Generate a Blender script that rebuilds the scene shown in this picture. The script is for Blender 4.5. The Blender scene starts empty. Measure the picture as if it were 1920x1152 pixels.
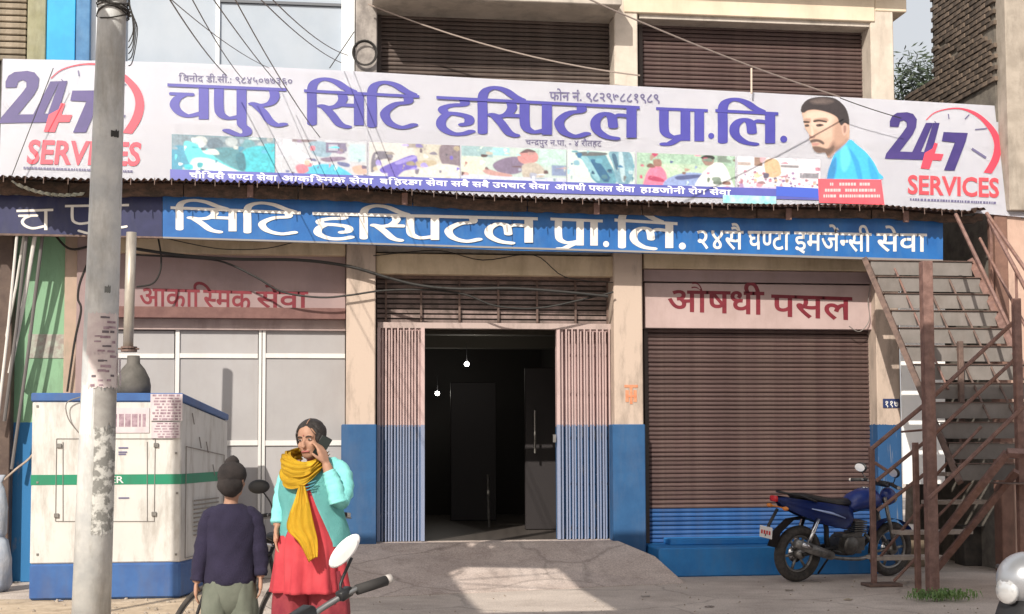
import bpy, bmesh, math, random
from mathutils import Vector, Matrix, Euler, noise
random.seed(7)
PI = math.pi
sc = bpy.context.scene
C = sc.collection

# ------------------------------------------------------------ camera, sky, sun
F = 2600.0                      # focal length in photo pixels (1920 wide)
YAW, PITCH, ROLL, SHIFT = math.radians(7.6), math.atan(0.060), math.radians(-0.2), 0.051
D, H = 16.5, 1.58
cam = bpy.data.cameras.new('camera'); camo = bpy.data.objects.new('camera', cam); C.objects.link(camo)
cam.sensor_width = 36; cam.lens = 36 * F / 1920; cam.shift_y = SHIFT; cam.clip_end = 500
RM = (Euler((PI / 2 + PITCH, 0, -YAW), 'XYZ').to_matrix() @ Matrix.Rotation(ROLL, 3, 'Z'))
camo.matrix_world = Matrix.Translation((0, -D, H)) @ RM.to_4x4()
sc.camera = camo
CP = Vector((0, -D, H))
FW = RM @ Vector((0, 0, -1))

w = bpy.data.worlds.new('World'); sc.world = w; w.use_nodes = True
nt = w.node_tree; bgn = nt.nodes['Background']
sky = nt.nodes.new('ShaderNodeTexSky'); sky.sky_type = 'NISHITA'; sky.sun_disc = False
SUN_EL, SUN_AZ = math.radians(36), math.radians(-28)     # azimuth measured from the street side (-Y), negative = from the left
sky.sun_elevation = SUN_EL
sky.air_density = 1.2; sky.dust_density = 8.0; sky.ozone_density = 1.0
mxs = nt.nodes.new('ShaderNodeMix'); mxs.data_type = 'RGBA'; mxs.inputs[0].default_value = .68     # thin even winter haze over the blue
nt.links.new(sky.outputs[0], mxs.inputs[6]); mxs.inputs[7].default_value = (8.2, 8.3, 8.5, 1); mxs.clamp_result = False
nt.links.new(mxs.outputs[2], bgn.inputs[0]); bgn.inputs[1].default_value = 0.11
sdir = Vector((math.sin(SUN_AZ) * math.cos(SUN_EL), -math.cos(SUN_AZ) * math.cos(SUN_EL), math.sin(SUN_EL)))
sky.sun_rotation = math.atan2(sdir.x, sdir.y)
sun = bpy.data.lights.new('sun', 'SUN'); sun.energy = 4.9; sun.angle = math.radians(0.5); sun.color = (1, .925, .81)
suno = bpy.data.objects.new('sun', sun); C.objects.link(suno)
suno.rotation_euler = sdir.to_track_quat('Z', 'Y').to_euler(); suno.location = (-8, -14, 20)
sc.view_settings.view_transform = 'Standard'; sc.view_settings.look = 'None'
sc.view_settings.gamma = 1; sc.view_settings.use_curve_mapping = False
sc.view_settings.exposure = 0.03

# ------------------------------------------------------------ photo pixel -> point in the place
def ray(px, py):
    return (RM @ Vector(((px - 960) / F, (576 - py) / F + SHIFT * 1920 / F, -1)))
def at(px, py, Y=0.0):
    d = ray(px, py); t = (Y + D) / d.y
    return CP + d * t
def atd(px, py, depth):
    d = ray(px, py); return CP + d * (depth / d.dot(FW))
def atp(px, py, p0, n):
    d = ray(px, py); return CP + d * ((p0 - CP).dot(n) / d.dot(n))

# ------------------------------------------------------------ helpers
MATS = {}
def mat(name, col, rough=.8, col2=None, scale=3.0, bump=0.0, metal=0.0, dirt=0.0, dirtcol=(.06, .05, .04), stretch=(1, 1, 1),
        detail=6, emit=0, bscale=None, rand=0.0, contrast=(.38, .62), dscale=1.3, trans=0.0, spec=.5):
    if name in MATS: return MATS[name]
    m = bpy.data.materials.new(name); m.use_nodes = True; MATS[name] = m
    t = m.node_tree; N = t.nodes; L = t.links; b = N['Principled BSDF']
    b.inputs['Roughness'].default_value = rough; b.inputs['Metallic'].default_value = metal
    b.inputs['Base Color'].default_value = (*col, 1); b.inputs['Specular IOR Level'].default_value = spec
    if emit:
        b.inputs['Emission Color'].default_value = (*col, 1); b.inputs['Emission Strength'].default_value = emit
    tc = N.new('ShaderNodeTexCoord'); mp = N.new('ShaderNodeMapping'); mp.inputs['Scale'].default_value = stretch
    L.new(tc.outputs['Object'], mp.inputs[0])
    cur = None
    if col2:
        nz = N.new('ShaderNodeTexNoise'); nz.inputs['Scale'].default_value = scale; nz.inputs['Detail'].default_value = detail
        nz.inputs['Roughness'].default_value = .62
        L.new(mp.outputs[0], nz.inputs['Vector'])
        r = N.new('ShaderNodeMapRange'); r.inputs[1].default_value = contrast[0]; r.inputs[2].default_value = contrast[1]
        L.new(nz.outputs[0], r.inputs[0])
        mx = N.new('ShaderNodeMix'); mx.data_type = 'RGBA'; mx.inputs[6].default_value = (*col, 1); mx.inputs[7].default_value = (*col2, 1)
        L.new(r.outputs[0], mx.inputs[0]); cur = mx.outputs[2]
    if dirt:
        nz = N.new('ShaderNodeTexNoise'); nz.inputs['Scale'].default_value = dscale; nz.inputs['Detail'].default_value = 8
        nz.inputs['Roughness'].default_value = .72
        m2 = N.new('ShaderNodeMapping'); m2.inputs['Scale'].default_value = (3.2, 3.2, .8); m2.inputs['Location'].default_value = (3, 7, 1)
        L.new(tc.outputs['Object'], m2.inputs[0]); L.new(m2.outputs[0], nz.inputs['Vector'])
        r = N.new('ShaderNodeMapRange'); r.inputs[1].default_value = .48; r.inputs[2].default_value = .72; r.inputs[4].default_value = dirt
        L.new(nz.outputs[0], r.inputs[0])
        mx = N.new('ShaderNodeMix'); mx.data_type = 'RGBA'; mx.inputs[6].default_value = (*col, 1); mx.inputs[7].default_value = (*dirtcol, 1)
        if cur: L.new(cur, mx.inputs[6])
        L.new(r.outputs[0], mx.inputs[0]); cur = mx.outputs[2]
    if rand:
        oi = N.new('ShaderNodeObjectInfo'); r = N.new('ShaderNodeMapRange'); r.inputs[3].default_value = 1 - rand; r.inputs[4].default_value = 1 + rand
        L.new(oi.outputs['Random'], r.inputs[0]); hs = N.new('ShaderNodeHueSaturation')
        if cur: L.new(cur, hs.inputs['Color'])
        else: hs.inputs['Color'].default_value = (*col, 1)
        L.new(r.outputs[0], hs.inputs['Value']); cur = hs.outputs[0]
    if cur:
        L.new(cur, b.inputs['Base Color'])
        if emit: L.new(cur, b.inputs['Emission Color'])
    if bump:
        nz = N.new('ShaderNodeTexNoise'); nz.inputs['Scale'].default_value = bscale or scale * 6; nz.inputs['Detail'].default_value = 5
        L.new(mp.outputs[0], nz.inputs['Vector'])
        bp = N.new('ShaderNodeBump'); bp.inputs['Strength'].default_value = min(1, bump); bp.inputs['Distance'].default_value = .01
        L.new(nz.outputs[0], bp.inputs['Height']); L.new(bp.outputs[0], b.inputs['Normal'])
    return m
def twotone(name, top, bot, zsplit, rough=.75, dirt=.35, lip=.012, edge=(.5, .5, .5)):
    """paint that changes colour at a height (world z of the paint line, given in object space)"""
    m = mat(name, top, rough, dirt=dirt, bump=.15, scale=5)
    t = m.node_tree; N = t.nodes; L = t.links; b = N['Principled BSDF']
    tc = N.new('ShaderNodeNewGeometry'); s = N.new('ShaderNodeSeparateXYZ'); L.new(tc.outputs['Position'], s.inputs[0])
    nz = N.new('ShaderNodeTexNoise'); nz.inputs['Scale'].default_value = 9; nz.inputs['Detail'].default_value = 6
    ma = N.new('ShaderNodeMath'); ma.operation = 'MULTIPLY_ADD'; ma.inputs[1].default_value = .05; L.new(nz.outputs[0], ma.inputs[0]); L.new(s.outputs[2], ma.inputs[2])
    gt = N.new('ShaderNodeMath'); gt.operation = 'GREATER_THAN'; gt.inputs[1].default_value = zsplit + .025; L.new(ma.outputs[0], gt.inputs[0])
    n2 = N.new('ShaderNodeTexNoise'); n2.inputs['Scale'].default_value = 3; n2.inputs['Detail'].default_value = 7
    mb = N.new('ShaderNodeMix'); mb.data_type = 'RGBA'; mb.inputs[6].default_value = (*[c * .8 for c in bot], 1); mb.inputs[7].default_value = (*[min(1, c * 1.15) for c in bot], 1)
    L.new(n2.outputs[0], mb.inputs[0])
    mx = N.new('ShaderNodeMix'); mx.data_type = 'RGBA'; L.new(gt.outputs[0], mx.inputs[0]); L.new(mb.outputs[2], mx.inputs[6])
    # chips and mud splashes low on the paint
    n3 = N.new('ShaderNodeTexNoise'); n3.inputs['Scale'].default_value = 11; n3.inputs['Detail'].default_value = 8; r3 = N.new('ShaderNodeMapRange'); r3.inputs[1].default_value = .60; r3.inputs[2].default_value = .68; r3.inputs[4].default_value = .6
    m3 = N.new('ShaderNodeMix'); m3.data_type = 'RGBA'; m3.inputs[7].default_value = (.22, .22, .23, 1); L.new(n3.outputs[0], r3.inputs[0]); L.new(r3.outputs[0], m3.inputs[0]); L.new(mb.outputs[2], m3.inputs[6]); L.new(m3.outputs[2], mx.inputs[6])
    src = b.inputs['Base Color'].links[0].from_socket if b.inputs['Base Color'].links else None
    if src: L.new(src, mx.inputs[7])
    else: mx.inputs[7].default_value = (*top, 1)
    L.new(mx.outputs[2], b.inputs['Base Color'])
    return m

def tag(o, label=None, cat=None, group=None, kind=None):
    if label: o['label'] = label
    if cat: o['category'] = cat
    if group: o['group'] = group
    if kind: o['kind'] = kind
    return o
def thing(name, label, cat, loc=(0, 0, 0), rot=(0, 0, 0), group=None):
    o = bpy.data.objects.new(name, None); C.objects.link(o); o.location = loc; o.rotation_euler = rot; o.empty_display_size = .2
    return tag(o, label, cat, group)
def wloc(o):
    v = Vector((0, 0, 0))
    while o: v += o.location; o = o.parent
    return v
def obj(name, bm, m=None, parent=None, world=True, smooth=False, loc=None):
    """link a bmesh as one object; world=True: verts are in world space and are moved into the parent's frame"""
    if isinstance(bm, bpy.types.Mesh): me = bm
    else:
        me = bpy.data.meshes.new(name); bm.to_mesh(me); bm.free()
    if m:
        me.materials.clear(); me.materials.append(m)
    if smooth: me.shade_smooth()
    o = bpy.data.objects.new(name, me); C.objects.link(o)
    if parent: o.parent = parent
    if world and parent: me.transform(Matrix.Translation(-wloc(parent)))
    if world and not parent:
        bb = [v.co for v in me.vertices]
        c = Vector((sum(v.x for v in bb) / len(bb), sum(v.y for v in bb) / len(bb), min(v.z for v in bb)))
        me.transform(Matrix.Translation(-c)); o.location = c
    if loc is not None: o.location = loc
    return o
def inst(name, me, parent, loc, rot=(0, 0, 0), scale=(1, 1, 1)):
    o = bpy.data.objects.new(name, me); C.objects.link(o); o.parent = parent
    o.location = Vector(loc) - (wloc(parent) if parent else Vector()); o.rotation_euler = rot; o.scale = scale
    return o
def NB(): return bmesh.new()
def box(bm, a, b):
    x0, x1 = sorted((a[0], b[0])); y0, y1 = sorted((a[1], b[1])); z0, z1 = sorted((a[2], b[2]))
    v = [bm.verts.new(p) for p in ((x0, y0, z0), (x1, y0, z0), (x1, y1, z0), (x0, y1, z0), (x0, y0, z1), (x1, y0, z1), (x1, y1, z1), (x0, y1, z1))]
    for f in ((0, 3, 2, 1), (4, 5, 6, 7), (0, 1, 5, 4), (1, 2, 6, 5), (2, 3, 7, 6), (3, 0, 4, 7)): bm.faces.new([v[i] for i in f])
    return v
def bev(bm, r=.008, seg=1):
    bmesh.ops.bevel(bm, geom=bm.edges[:], offset=r, segments=seg, affect='EDGES'); return bm
def bx(a, b, r=0.0):
    bm = NB(); box(bm, a, b)
    if r: bev(bm, r)
    return bm
def pbox(px0, py0, px1, py1, Y, Yb, r=0.0):
    """axis-aligned box whose front face (plane y=Y) covers the photo rectangle"""
    xm, ym = (px0 + px1) / 2, (py0 + py1) / 2
    x0, x1 = at(px0, ym, Y).x, at(px1, ym, Y).x; z1, z0 = at(xm, py0, Y).z, at(xm, py1, Y).z
    return bx((x0, Y, z0), (x1, Yb, z1), r)
def catmull(pts, n=6, closed=False):
    P = [Vector(p) for p in pts]; out = []
    if len(P) < 3 and not closed:
        return [P[0].lerp(P[1], i / n) for i in range(n + 1)]
    m = len(P); rng = range(m if closed else m - 1)
    for i in rng:
        if closed: a, b, c, d = P[i - 1], P[i], P[(i + 1) % m], P[(i + 2) % m]
        else: a, b, c, d = P[max(i - 1, 0)], P[i], P[i + 1], P[min(i + 2, m - 1)]
        for k in range(n):
            t = k / n
            out.append(.5 * ((2 * b) + (c - a) * t + (2 * a - 5 * b + 4 * c - d) * t * t + (3 * b - a - 3 * c + d) * t ** 3))
    if not closed: out.append(P[-1])
    return out
def tube(bm, pts, r, seg=8, cap=True, closed=False, ell=1.0, up=None):
    """sweep a circle along points; r is a number or a list"""
    P = [Vector(p) for p in pts]; n = len(P); R = r if isinstance(r, (list, tuple)) else [r] * n
    if len(R) != n: R = [R[min(len(R) - 1, int(i * (len(R) - 1) / max(1, n - 1)))] * (1 - ((i * (len(R) - 1) / max(1, n - 1)) % 1)) + R[min(len(R) - 1, int(i * (len(R) - 1) / max(1, n - 1)) + 1)] * ((i * (len(R) - 1) / max(1, n - 1)) % 1) for i in range(n)]
    rings = []; u = None
    for i in range(n):
        t = (P[(i + 1) % n] - P[i - 1]) if closed else (P[min(i + 1, n - 1)] - P[max(i - 1, 0)])
        if t.length < 1e-9: t = Vector((0, 0, 1))
        t.normalize()
        if u is None:
            u = Vector(up) if up else (Vector((0, 0, 1)) if abs(t.z) < .9 else Vector((1, 0, 0)))
        u = (u - t * u.dot(t))
        if u.length < 1e-6: u = t.orthogonal()
        u.normalize(); v = t.cross(u)
        rings.append([bm.verts.new(P[i] + (u * math.cos(2 * PI * k / seg) + v * (ell * math.sin(2 * PI * k / seg))) * R[i]) for k in range(seg)])
    for i in range(n if closed else n - 1):
        a, b = rings[i], rings[(i + 1) % n]
        for k in range(seg): bm.faces.new((a[k], a[(k + 1) % seg], b[(k + 1) % seg], b[k]))
    if cap and not closed:
        bm.faces.new(rings[0][::-1]); bm.faces.new(rings[-1])
    return rings
def tb(pts, r, seg=8, n=0, closed=False, ell=1.0):
    bm = NB(); tube(bm, catmull(pts, n, closed) if n else pts, r, seg, True, closed, ell); return bm
def ball(bm, c, r, seg=14, rings=10, rot=None):
    r = r if isinstance(r, (tuple, list)) else (r, r, r)
    M = Matrix.Translation(c) @ (rot.to_4x4() if rot else Matrix.Identity(4)) @ Matrix.Diagonal((*r, 1))
    bmesh.ops.create_uvsphere(bm, u_segments=seg, v_segments=rings, radius=1, matrix=M)
def loft(bm, rings, seg=24, fn=None, cap=True, a0=0, a1=2 * PI):
    """rings: (cx, cy, z, rx, ry)"""
    full = abs(a1 - a0 - 2 * PI) < 1e-6; R = []
    for j, (cx, cy, z, rx, ry) in enumerate(rings):
        row = []
        for k in range(seg if full else seg + 1):
            a = a0 + (a1 - a0) * k / seg; s = fn(a, z, j) if fn else 1
            row.append(bm.verts.new((cx + rx * s * math.cos(a), cy + ry * s * math.sin(a), z)))
        R.append(row)
    for i in range(len(R) - 1):
        for k in range(seg):
            k2 = (k + 1) % len(R[0]); bm.faces.new((R[i][k], R[i][k2], R[i + 1][k2], R[i + 1][k]))
    if cap and full: bm.faces.new(R[0][::-1]); bm.faces.new(R[-1])
    return R
def lathe(bm, prof, seg=20, c=(0, 0, 0), axis='z'):
    R = []
    for r, h in prof:
        row = []
        for k in range(seg):
            a = 2 * PI * k / seg
            p = {'z': (r * math.cos(a), r * math.sin(a), h), 'y': (r * math.cos(a), h, r * math.sin(a)), 'x': (h, r * math.cos(a), r * math.sin(a))}[axis]
            row.append(bm.verts.new(Vector(c) + Vector(p)))
        R.append(row)
    for i in range(len(R) - 1):
        for k in range(seg): bm.faces.new((R[i][k], R[i][(k + 1) % seg], R[i + 1][(k + 1) % seg], R[i + 1][k]))
    bm.faces.new(R[0][::-1]); bm.faces.new(R[-1])
def remesh(name, bm, vox, m, parent, smooth=4, world=False):
    """fuse overlapping shapes into one continuous skin"""
    me = bpy.data.meshes.new(name); bm.to_mesh(me); bm.free()
    o = bpy.data.objects.new(name, me); C.objects.link(o)
    r = o.modifiers.new('r', 'REMESH'); r.mode = 'VOXEL'; r.voxel_size = vox
    s = o.modifiers.new('s', 'SMOOTH'); s.iterations = smooth; s.factor = .5
    dg = bpy.context.evaluated_depsgraph_get(); dg.update()
    m2 = bpy.data.meshes.new_from_object(o.evaluated_get(dg)); bpy.data.objects.remove(o); m2.name = name
    return obj(name, m2, m, parent, world, True)
def seglen(a, b): return (Vector(a) - Vector(b)).length

# ------------------------------------------------------------ base materials
cream = mat('cream paint', (.52, .41, .33), .85, (.60, .48, .39), 2.0, .25, dirt=.45, dirtcol=(.25, .19, .15))
creamS = mat('grey cream plaster', (.42, .38, .34), .9, (.52, .47, .42), 3.0, .3, dirt=.5, dirtcol=(.12, .11, .1))
pinkw = mat('faded pink wall paint', (.27, .20, .205), .88, (.33, .245, .245), 1.5, .2, dirt=.45, dirtcol=(.22, .16, .14))
brown = mat('brown shutter paint', (.060, .033, .031), .6, (.088, .052, .049), 9, .1, rand=.16, dirt=.3, dirtcol=(.20, .15, .12), stretch=(.4, 1, 6))
brown2 = mat('dusty brown shutter paint', (.052, .036, .031), .65, (.09, .064, .055), 7, .1, rand=.18, dirt=.4, dirtcol=(.17, .14, .12), stretch=(.4, 1, 6))
shblue = mat('blue shutter paint', (.015, .065, .20), .5, (.022, .09, .26), 5, .1, rand=.1, dirt=.3, dirtcol=(.12, .12, .14))
rust = mat('rusty brown steel', (.145, .08, .068), .65, (.23, .135, .115), 14, .3, dirt=.5, dirtcol=(.22, .09, .04))
rustd = mat('dark rusty steel', (.10, .065, .055), .7, (.17, .11, .09), 12, .3, dirt=.4)
steelg = mat('grey sheet steel', (.17, .155, .145), .7, (.21, .19, .18), 4, .1, dirt=.35, dirtcol=(.10, .07, .05), rand=.12)
black = mat('black plastic', (.015, .015, .017), .45)
rubber = mat('tyre rubber', (.03, .028, .027), .85, (.07, .06, .055), 18, .3)
cable = mat('black cable', (.018, .016, .015), .6)
cablel = mat('weathered grey cable', (.20, .18, .17), .6)
chrome = mat('chrome', (.6, .6, .62), .15, metal=1)
steel = mat('dull metal', (.30, .29, .28), .4, (.2, .19, .18), 9, metal=.8)
white = mat('white paint', (.74, .73, .72), .5, dirt=.3, dirtcol=(.4, .36, .32))
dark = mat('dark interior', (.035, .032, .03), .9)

# ------------------------------------------------------------ ground
g = NB(); bmesh.ops.create_grid(g, x_segments=120, y_segments=120, size=1, matrix=Matrix.Diagonal((60, 60, 1, 1)))
for v in g.verts:
    v.co.z = 0
gm = mat('forecourt concrete', (.43, .37, .33), .92, (.54, .47, .42), 1.1, .5, dirt=.55, dirtcol=(.24, .19, .16), bscale=30, dscale=.5)
def cracks(m, sc, col, wd=.012):
    t = m.node_tree; N = t.nodes; L = t.links; b = N['Principled BSDF']; src = b.inputs['Base Color'].links[0].from_socket
    tc = N.new('ShaderNodeTexCoord'); nz = N.new('ShaderNodeTexNoise'); nz.inputs['Scale'].default_value = 2; nz.inputs['Detail'].default_value = 6; L.new(tc.outputs['Object'], nz.inputs['Vector'])
    va = N.new('ShaderNodeMix'); va.data_type = 'RGBA'; va.blend_type = 'ADD'; va.inputs[0].default_value = .35; L.new(tc.outputs['Object'], va.inputs[6]); L.new(nz.outputs['Color'], va.inputs[7])
    vo = N.new('ShaderNodeTexVoronoi'); vo.feature = 'DISTANCE_TO_EDGE'; vo.inputs['Scale'].default_value = sc; L.new(va.outputs[2], vo.inputs['Vector'])
    r = N.new('ShaderNodeMapRange'); r.inputs[1].default_value = 0; r.inputs[2].default_value = wd; r.inputs[3].default_value = .38; r.inputs[4].default_value = 0; L.new(vo.outputs[0], r.inputs[0])
    mx = N.new('ShaderNodeMix'); mx.data_type = 'RGBA'; L.new(r.outputs[0], mx.inputs[0]); L.new(src, mx.inputs[6]); mx.inputs[7].default_value = (*col, 1)
    n4 = N.new('ShaderNodeTexNoise'); n4.inputs['Scale'].default_value = 60; n4.inputs['Detail'].default_value = 4; L.new(tc.outputs['Object'], n4.inputs['Vector']); r4 = N.new('ShaderNodeMapRange'); r4.inputs[1].default_value = .3; r4.inputs[2].default_value = .7; r4.inputs[3].default_value = .72; r4.inputs[4].default_value = 1.25; L.new(n4.outputs[0], r4.inputs[0])
    hs = N.new('ShaderNodeHueSaturation'); L.new(mx.outputs[2], hs.inputs['Color']); L.new(r4.outputs[0], hs.inputs['Value']); L.new(hs.outputs[0], b.inputs['Base Color'])
cracks(gm, .42, (.10, .085, .075))
go = obj('ground', g, gm, None, False); go.location = (0, 0, 0); tag(go, kind='structure')
# dusty soil strip at the left, lying over the concrete
def patch(name, pts, z, m, kind='structure', sub=5):
    bm = NB(); P = catmull([(p[0], p[1], z) for p in pts], 5, True)
    f = bm.faces.new([bm.verts.new(p) for p in P]); 
    if f.normal.z < 0: f.normal_flip()
    f.normal_update()
    if f.normal.z < 0: f.normal_flip()
    o = obj(name, bm, m, None, True); tag(o, kind=kind); return o
soil = mat('dusty soil', (.40, .31, .22), .95, (.52, .42, .31), 5, .9, dirt=.6, dirtcol=(.16, .12, .08), bscale=25)
patch('soil_strip', [(-9, -1.9), (-4, -1.7), (-2.6, -1.75), (-1.3, -1.6), (-.75, -2.2), (-.9, -4), (-1.6, -8), (-5, -10), (-10, -9)], .004, soil)

# ------------------------------------------------------------ hospital building
FLOOR_Z = at(900, 1014, .25).z
YR = .28                                     # recess of shutters, panels and gate
bld = thing('hospital_building', 'two storey hospital building with cream columns, brown roller shutters and open folding gate', 'building', (at(1180, 1014, 0).x, .1, 0))
zpink = at(1180, 797, 0).z
colm = twotone('cream and blue column paint', (.50, .40, .335), (.014, .072, .19), zpink, dirt=.65)
def column(px0, px1, py0, py1, Y=0, m=colm, bl=None, extra=0):
    ym = (py0 + py1) / 2
    x0, x1 = at(px0, 700, Y).x, at(px1, 700, Y).x
    z0 = 0 if py1 is None else at((px0 + px1) / 2, py1, Y).z
    bm = bx((x0, Y, z0), (x1, Y + .45, at((px0 + px1) / 2, py0, Y).z), .012)
    return obj('column', bm, m, bld)
ztop = at(1000, -160, 0).z
def colw(px0, px1, z0, z1, m, Y=0, name='column', depth=.45):
    x0, x1 = at(px0, 700, Y).x, at(px1, 700, Y).x
    return obj(name, bx((x0, Y, z0), (x1, Y + depth, z1), .012), m, bld)
zslab = at(900, 395, 0).z
XL, XR = at(148, 700, 0).x, at(1688, 700, 0).x
colw(649, 704, 0, zslab, colm); colw(1152, 1206, 0, zslab, colm); colw(1644, 1688, 0, zslab, colm)
colw(141, 168, 0, zslab, pinkw)
# wider blue bases of the two door columns
for a, b in ((640, 706), (1149, 1210)):
    x0, x1 = at(a, 850, -.02).x, at(b, 850, -.02).x
    obj('column_base', bx((x0, -.03, 0), (x1, .2, at(a, 796, -.03).z), .01), mat('blue wall paint', (.013, .072, .19), .7, (.018, .092, .23), 3, .15, dirt=.35, dirtcol=(.10, .13, .2)), bld)
# floor slab between storeys
zb = at(900, 300, 0).z
obj('slab', bx((XL - .2, -.15, zslab), (XR + .15, 4.5, zb), .01), creamS, bld)
# beams under the slab
def pb(name, x0, y0, x1, y1, Y, Yb, m, parent=bld, r=.006):
    return obj(name, pbox(x0, y0, x1, y1, Y, Yb, r), m, parent)
beamm = mat('tan beam paint', (.50, .40, .27), .85, (.62, .50, .36), 2.5, .2, dirt=.5, dirtcol=(.25, .18, .12))
pb('beam', 705, 478, 1151, 516, .06, .4, beamm)
pb('beam', 1207, 470, 1643, 506, .06, .4, beamm)
pb('beam', 169, 445, 648, 476, .06, .4, beamm)
pb('beam', 1207, 508, 1643, 530, .12, .4, pinkw)
pb('beam', 705, 380, 1151, 476, .16, .4, creamS); pb('beam', 1207, 385, 1643, 468, .16, .4, creamS); pb('beam', 169, 370, 648, 443, .16, .4, creamS)
# fascia panels with painted lettering
panL = pb('wall_panel', 169, 478, 648, 582, .2, .4, pinkw)
panR = pb('wall_panel', 1209, 533, 1641, 617, .14, .4, mat('pink fascia', (.40, .30, .29), .85, (.46, .35, .34), 1.8, .15, dirt=.35, dirtcol=(.3, .22, .2)))
obj('ledge', pbox(169, 576, 648, 597, .1, .3, .005), mat('maroon lintel', (.13, .06, .055), .7, (.18, .09, .08), 6, .2), bld)

# grey aluminium partition on the left
al = mat('grey aluminium sheet', (.325, .315, .325), .6, (.36, .35, .36), 1.3, .05, dirt=.3, dirtcol=(.28, .25, .24), rand=.05)
alw = mat('white aluminium mullion', (.66, .65, .64), .45, dirt=.25, dirtcol=(.35, .3, .28))

pt = obj('partition', pbox(169, 598, 648, 619, .24, .32, .003), mat('dusty pink lintel', (.36, .28, .27), .8, (.42, .33, .32), 4, .2, dirt=.6, dirtcol=(.15, .1, .1)), bld)
xs = [170, 327, 335, 484, 497, 647]; ys = [(620, 663), (672, 826), (836, 1010)]
for (a, b) in ((170, 327), (335, 484), (497, 647)):
    for (c, d) in ys:
        obj('panel', pbox(a, c, b, d, .30, .33, .004), al, pt)
for (a, b) in ((327, 335), (484, 489.5), (491, 497)): obj('mullion', pbox(a, 619, b, 1010, .275, .34, .003), alw, pt)
for (a, b) in ((170, 326.5), (335.5, 483.5), (497.5, 647)):
    obj('transom', pbox(a, 663, b, 672, .28, .34, .003), alw, pt); obj('transom', pbox(a, 826, b, 836, .28, .34, .003), alw, pt)

# roller shutters: every slat its own piece
def shutter(px0, py0, px1, py1, Y, m, zblue=None, label=None, rail=True, pitch=.052):
    x0, x1 = at(px0, (py0 + py1) / 2, Y).x, at(px1, (py0 + py1) / 2, Y).x
    xm = (px0 + px1) / 2; z1, z0 = at(xm, py0, Y).z, at(xm, py1, Y).z
    root = obj('roller_shutter', bx((x0, Y + .05, z0), (x1, Y + .07, z1)), mat('shutter backing', (.02, .013, .012), .9), bld)
    if label: root['label'] = label
    n = int((z1 - z0) / pitch); h = (z1 - z0) / n; hx = (x1 - x0) / 2
    bm = NB(); prof = [(.012, -.5 * h + .002), (-.002, -.42 * h), (-.009, -.15 * h), (-.007, .22 * h), (.003, .40 * h), (.016, .5 * h - .001)]
    L_ = [bm.verts.new((-hx, y, z)) for y, z in prof]; R_ = [bm.verts.new((hx, y, z)) for y, z in prof]
    for i in range(len(prof) - 1): bm.faces.new((L_[i], R_[i], R_[i + 1], L_[i + 1]))
    bm.faces.new((L_[-1], R_[-1], R_[0], L_[0])); bm.faces.new(L_[::-1]); bm.faces.new(R_)
    bmesh.ops.recalc_face_normals(bm, faces=bm.faces[:])
    me = bpy.data.meshes.new('slat'); bm.to_mesh(me); bm.free(); me.materials.append(m)
    mb = me.copy(); mb.materials.clear(); mb.materials.append(shblue)
    for i in range(n):
        z = z0 + (i + .5) * h
        use = mb if (zblue and z < zblue) else me
        inst('slat', use, root, ((x0 + x1) / 2 + random.uniform(-.001, .001), Y + random.uniform(-.004, .004), z), (random.uniform(-.12, .12), random.uniform(-.0012, .0012), 0))
    if rail:
        for xx in (x0, x1):
            s = 1 if xx == x0 else -1
            obj('guide_rail', bx((xx - .005 * s, Y - .03, z0), (xx + .045 * s, Y + .03, z1), .003), mat('dark shutter rail', (.05, .035, .03), .6), root)
    return root
shutter(1209, 618, 1641, 1016, .26, brown, at(1420, 951, .26).z, 'closed brown roller shutter with blue painted foot under the pharmacy lettering')
shutter(708, 4, 1150, 200, .30, brown2, None, 'dusty dark upper shutter on the left')
shutter(1198, 44, 1633, 215, .30, brown, None, 'upper reddish brown shutter on the right')

# blue ledge before the right shutter and the concrete door ramp
bl = mat('bright blue plinth paint', (.014, .16, .45), .6, (.02, .20, .52), 3, .15, dirt=.3, dirtcol=(.12, .16, .22))
lx0, lx1 = at(1228, 1040, -.35).x, at(1650, 1040, -.35).x
obj('plinth_ledge', bx((lx0, -.55, 0), (lx1, .25, FLOOR_Z - .06), .015), bl, bld)
obj('plinth_ledge', bx((lx0 + .25, -.12, FLOOR_Z - .06), (lx1, .25, FLOOR_Z + .01), .01), bl, bld)
bm = NB(); rx0, rx1 = at(640, 1014, 0).x, at(1150, 1014, 0).x
pr = [(rx0, .3, FLOOR_Z), (rx1, .3, FLOOR_Z), (rx1 + .05, -.05, FLOOR_Z - .005), (lx0 - .05, -.55, FLOOR_Z * .62), (lx0 + .12, -1.25, .006), (rx0 - .45, -2.3, .006), (rx0 - .1, -.05, FLOOR_Z - .005)]
v = [bm.verts.new(p) for p in pr]; b0 = [bm.verts.new((p[0], p[1], -.05)) for p in pr]
bm.faces.new([v[0], v[6], v[2], v[1]]); bm.faces.new([v[6], v[5], v[4], v[3], v[2]])
for i in range(len(pr)): bm.faces.new((v[i], v[(i + 1) % len(pr)], b0[(i + 1) % len(pr)], b0[i]))
bmesh.ops.triangulate(bm, faces=bm.faces[:]); bmesh.ops.recalc_face_normals(bm, faces=bm.faces[:])
ramp = obj('ramp', bm, mat('worn pinkish concrete', (.43, .355, .32), .9, (.54, .46, .42), 1.6, .4, dirt=.5, dirtcol=(.2, .15, .13), bscale=25), None); tag(ramp, kind='structure'); cracks(MATS['worn pinkish concrete'], .42, (.10, .08, .07))
# wall foot on the far left of the door
obj('plinth', bx((XL, .02, 0), (rx0, .3, FLOOR_Z - .02), .01), creamS, bld)

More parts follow.
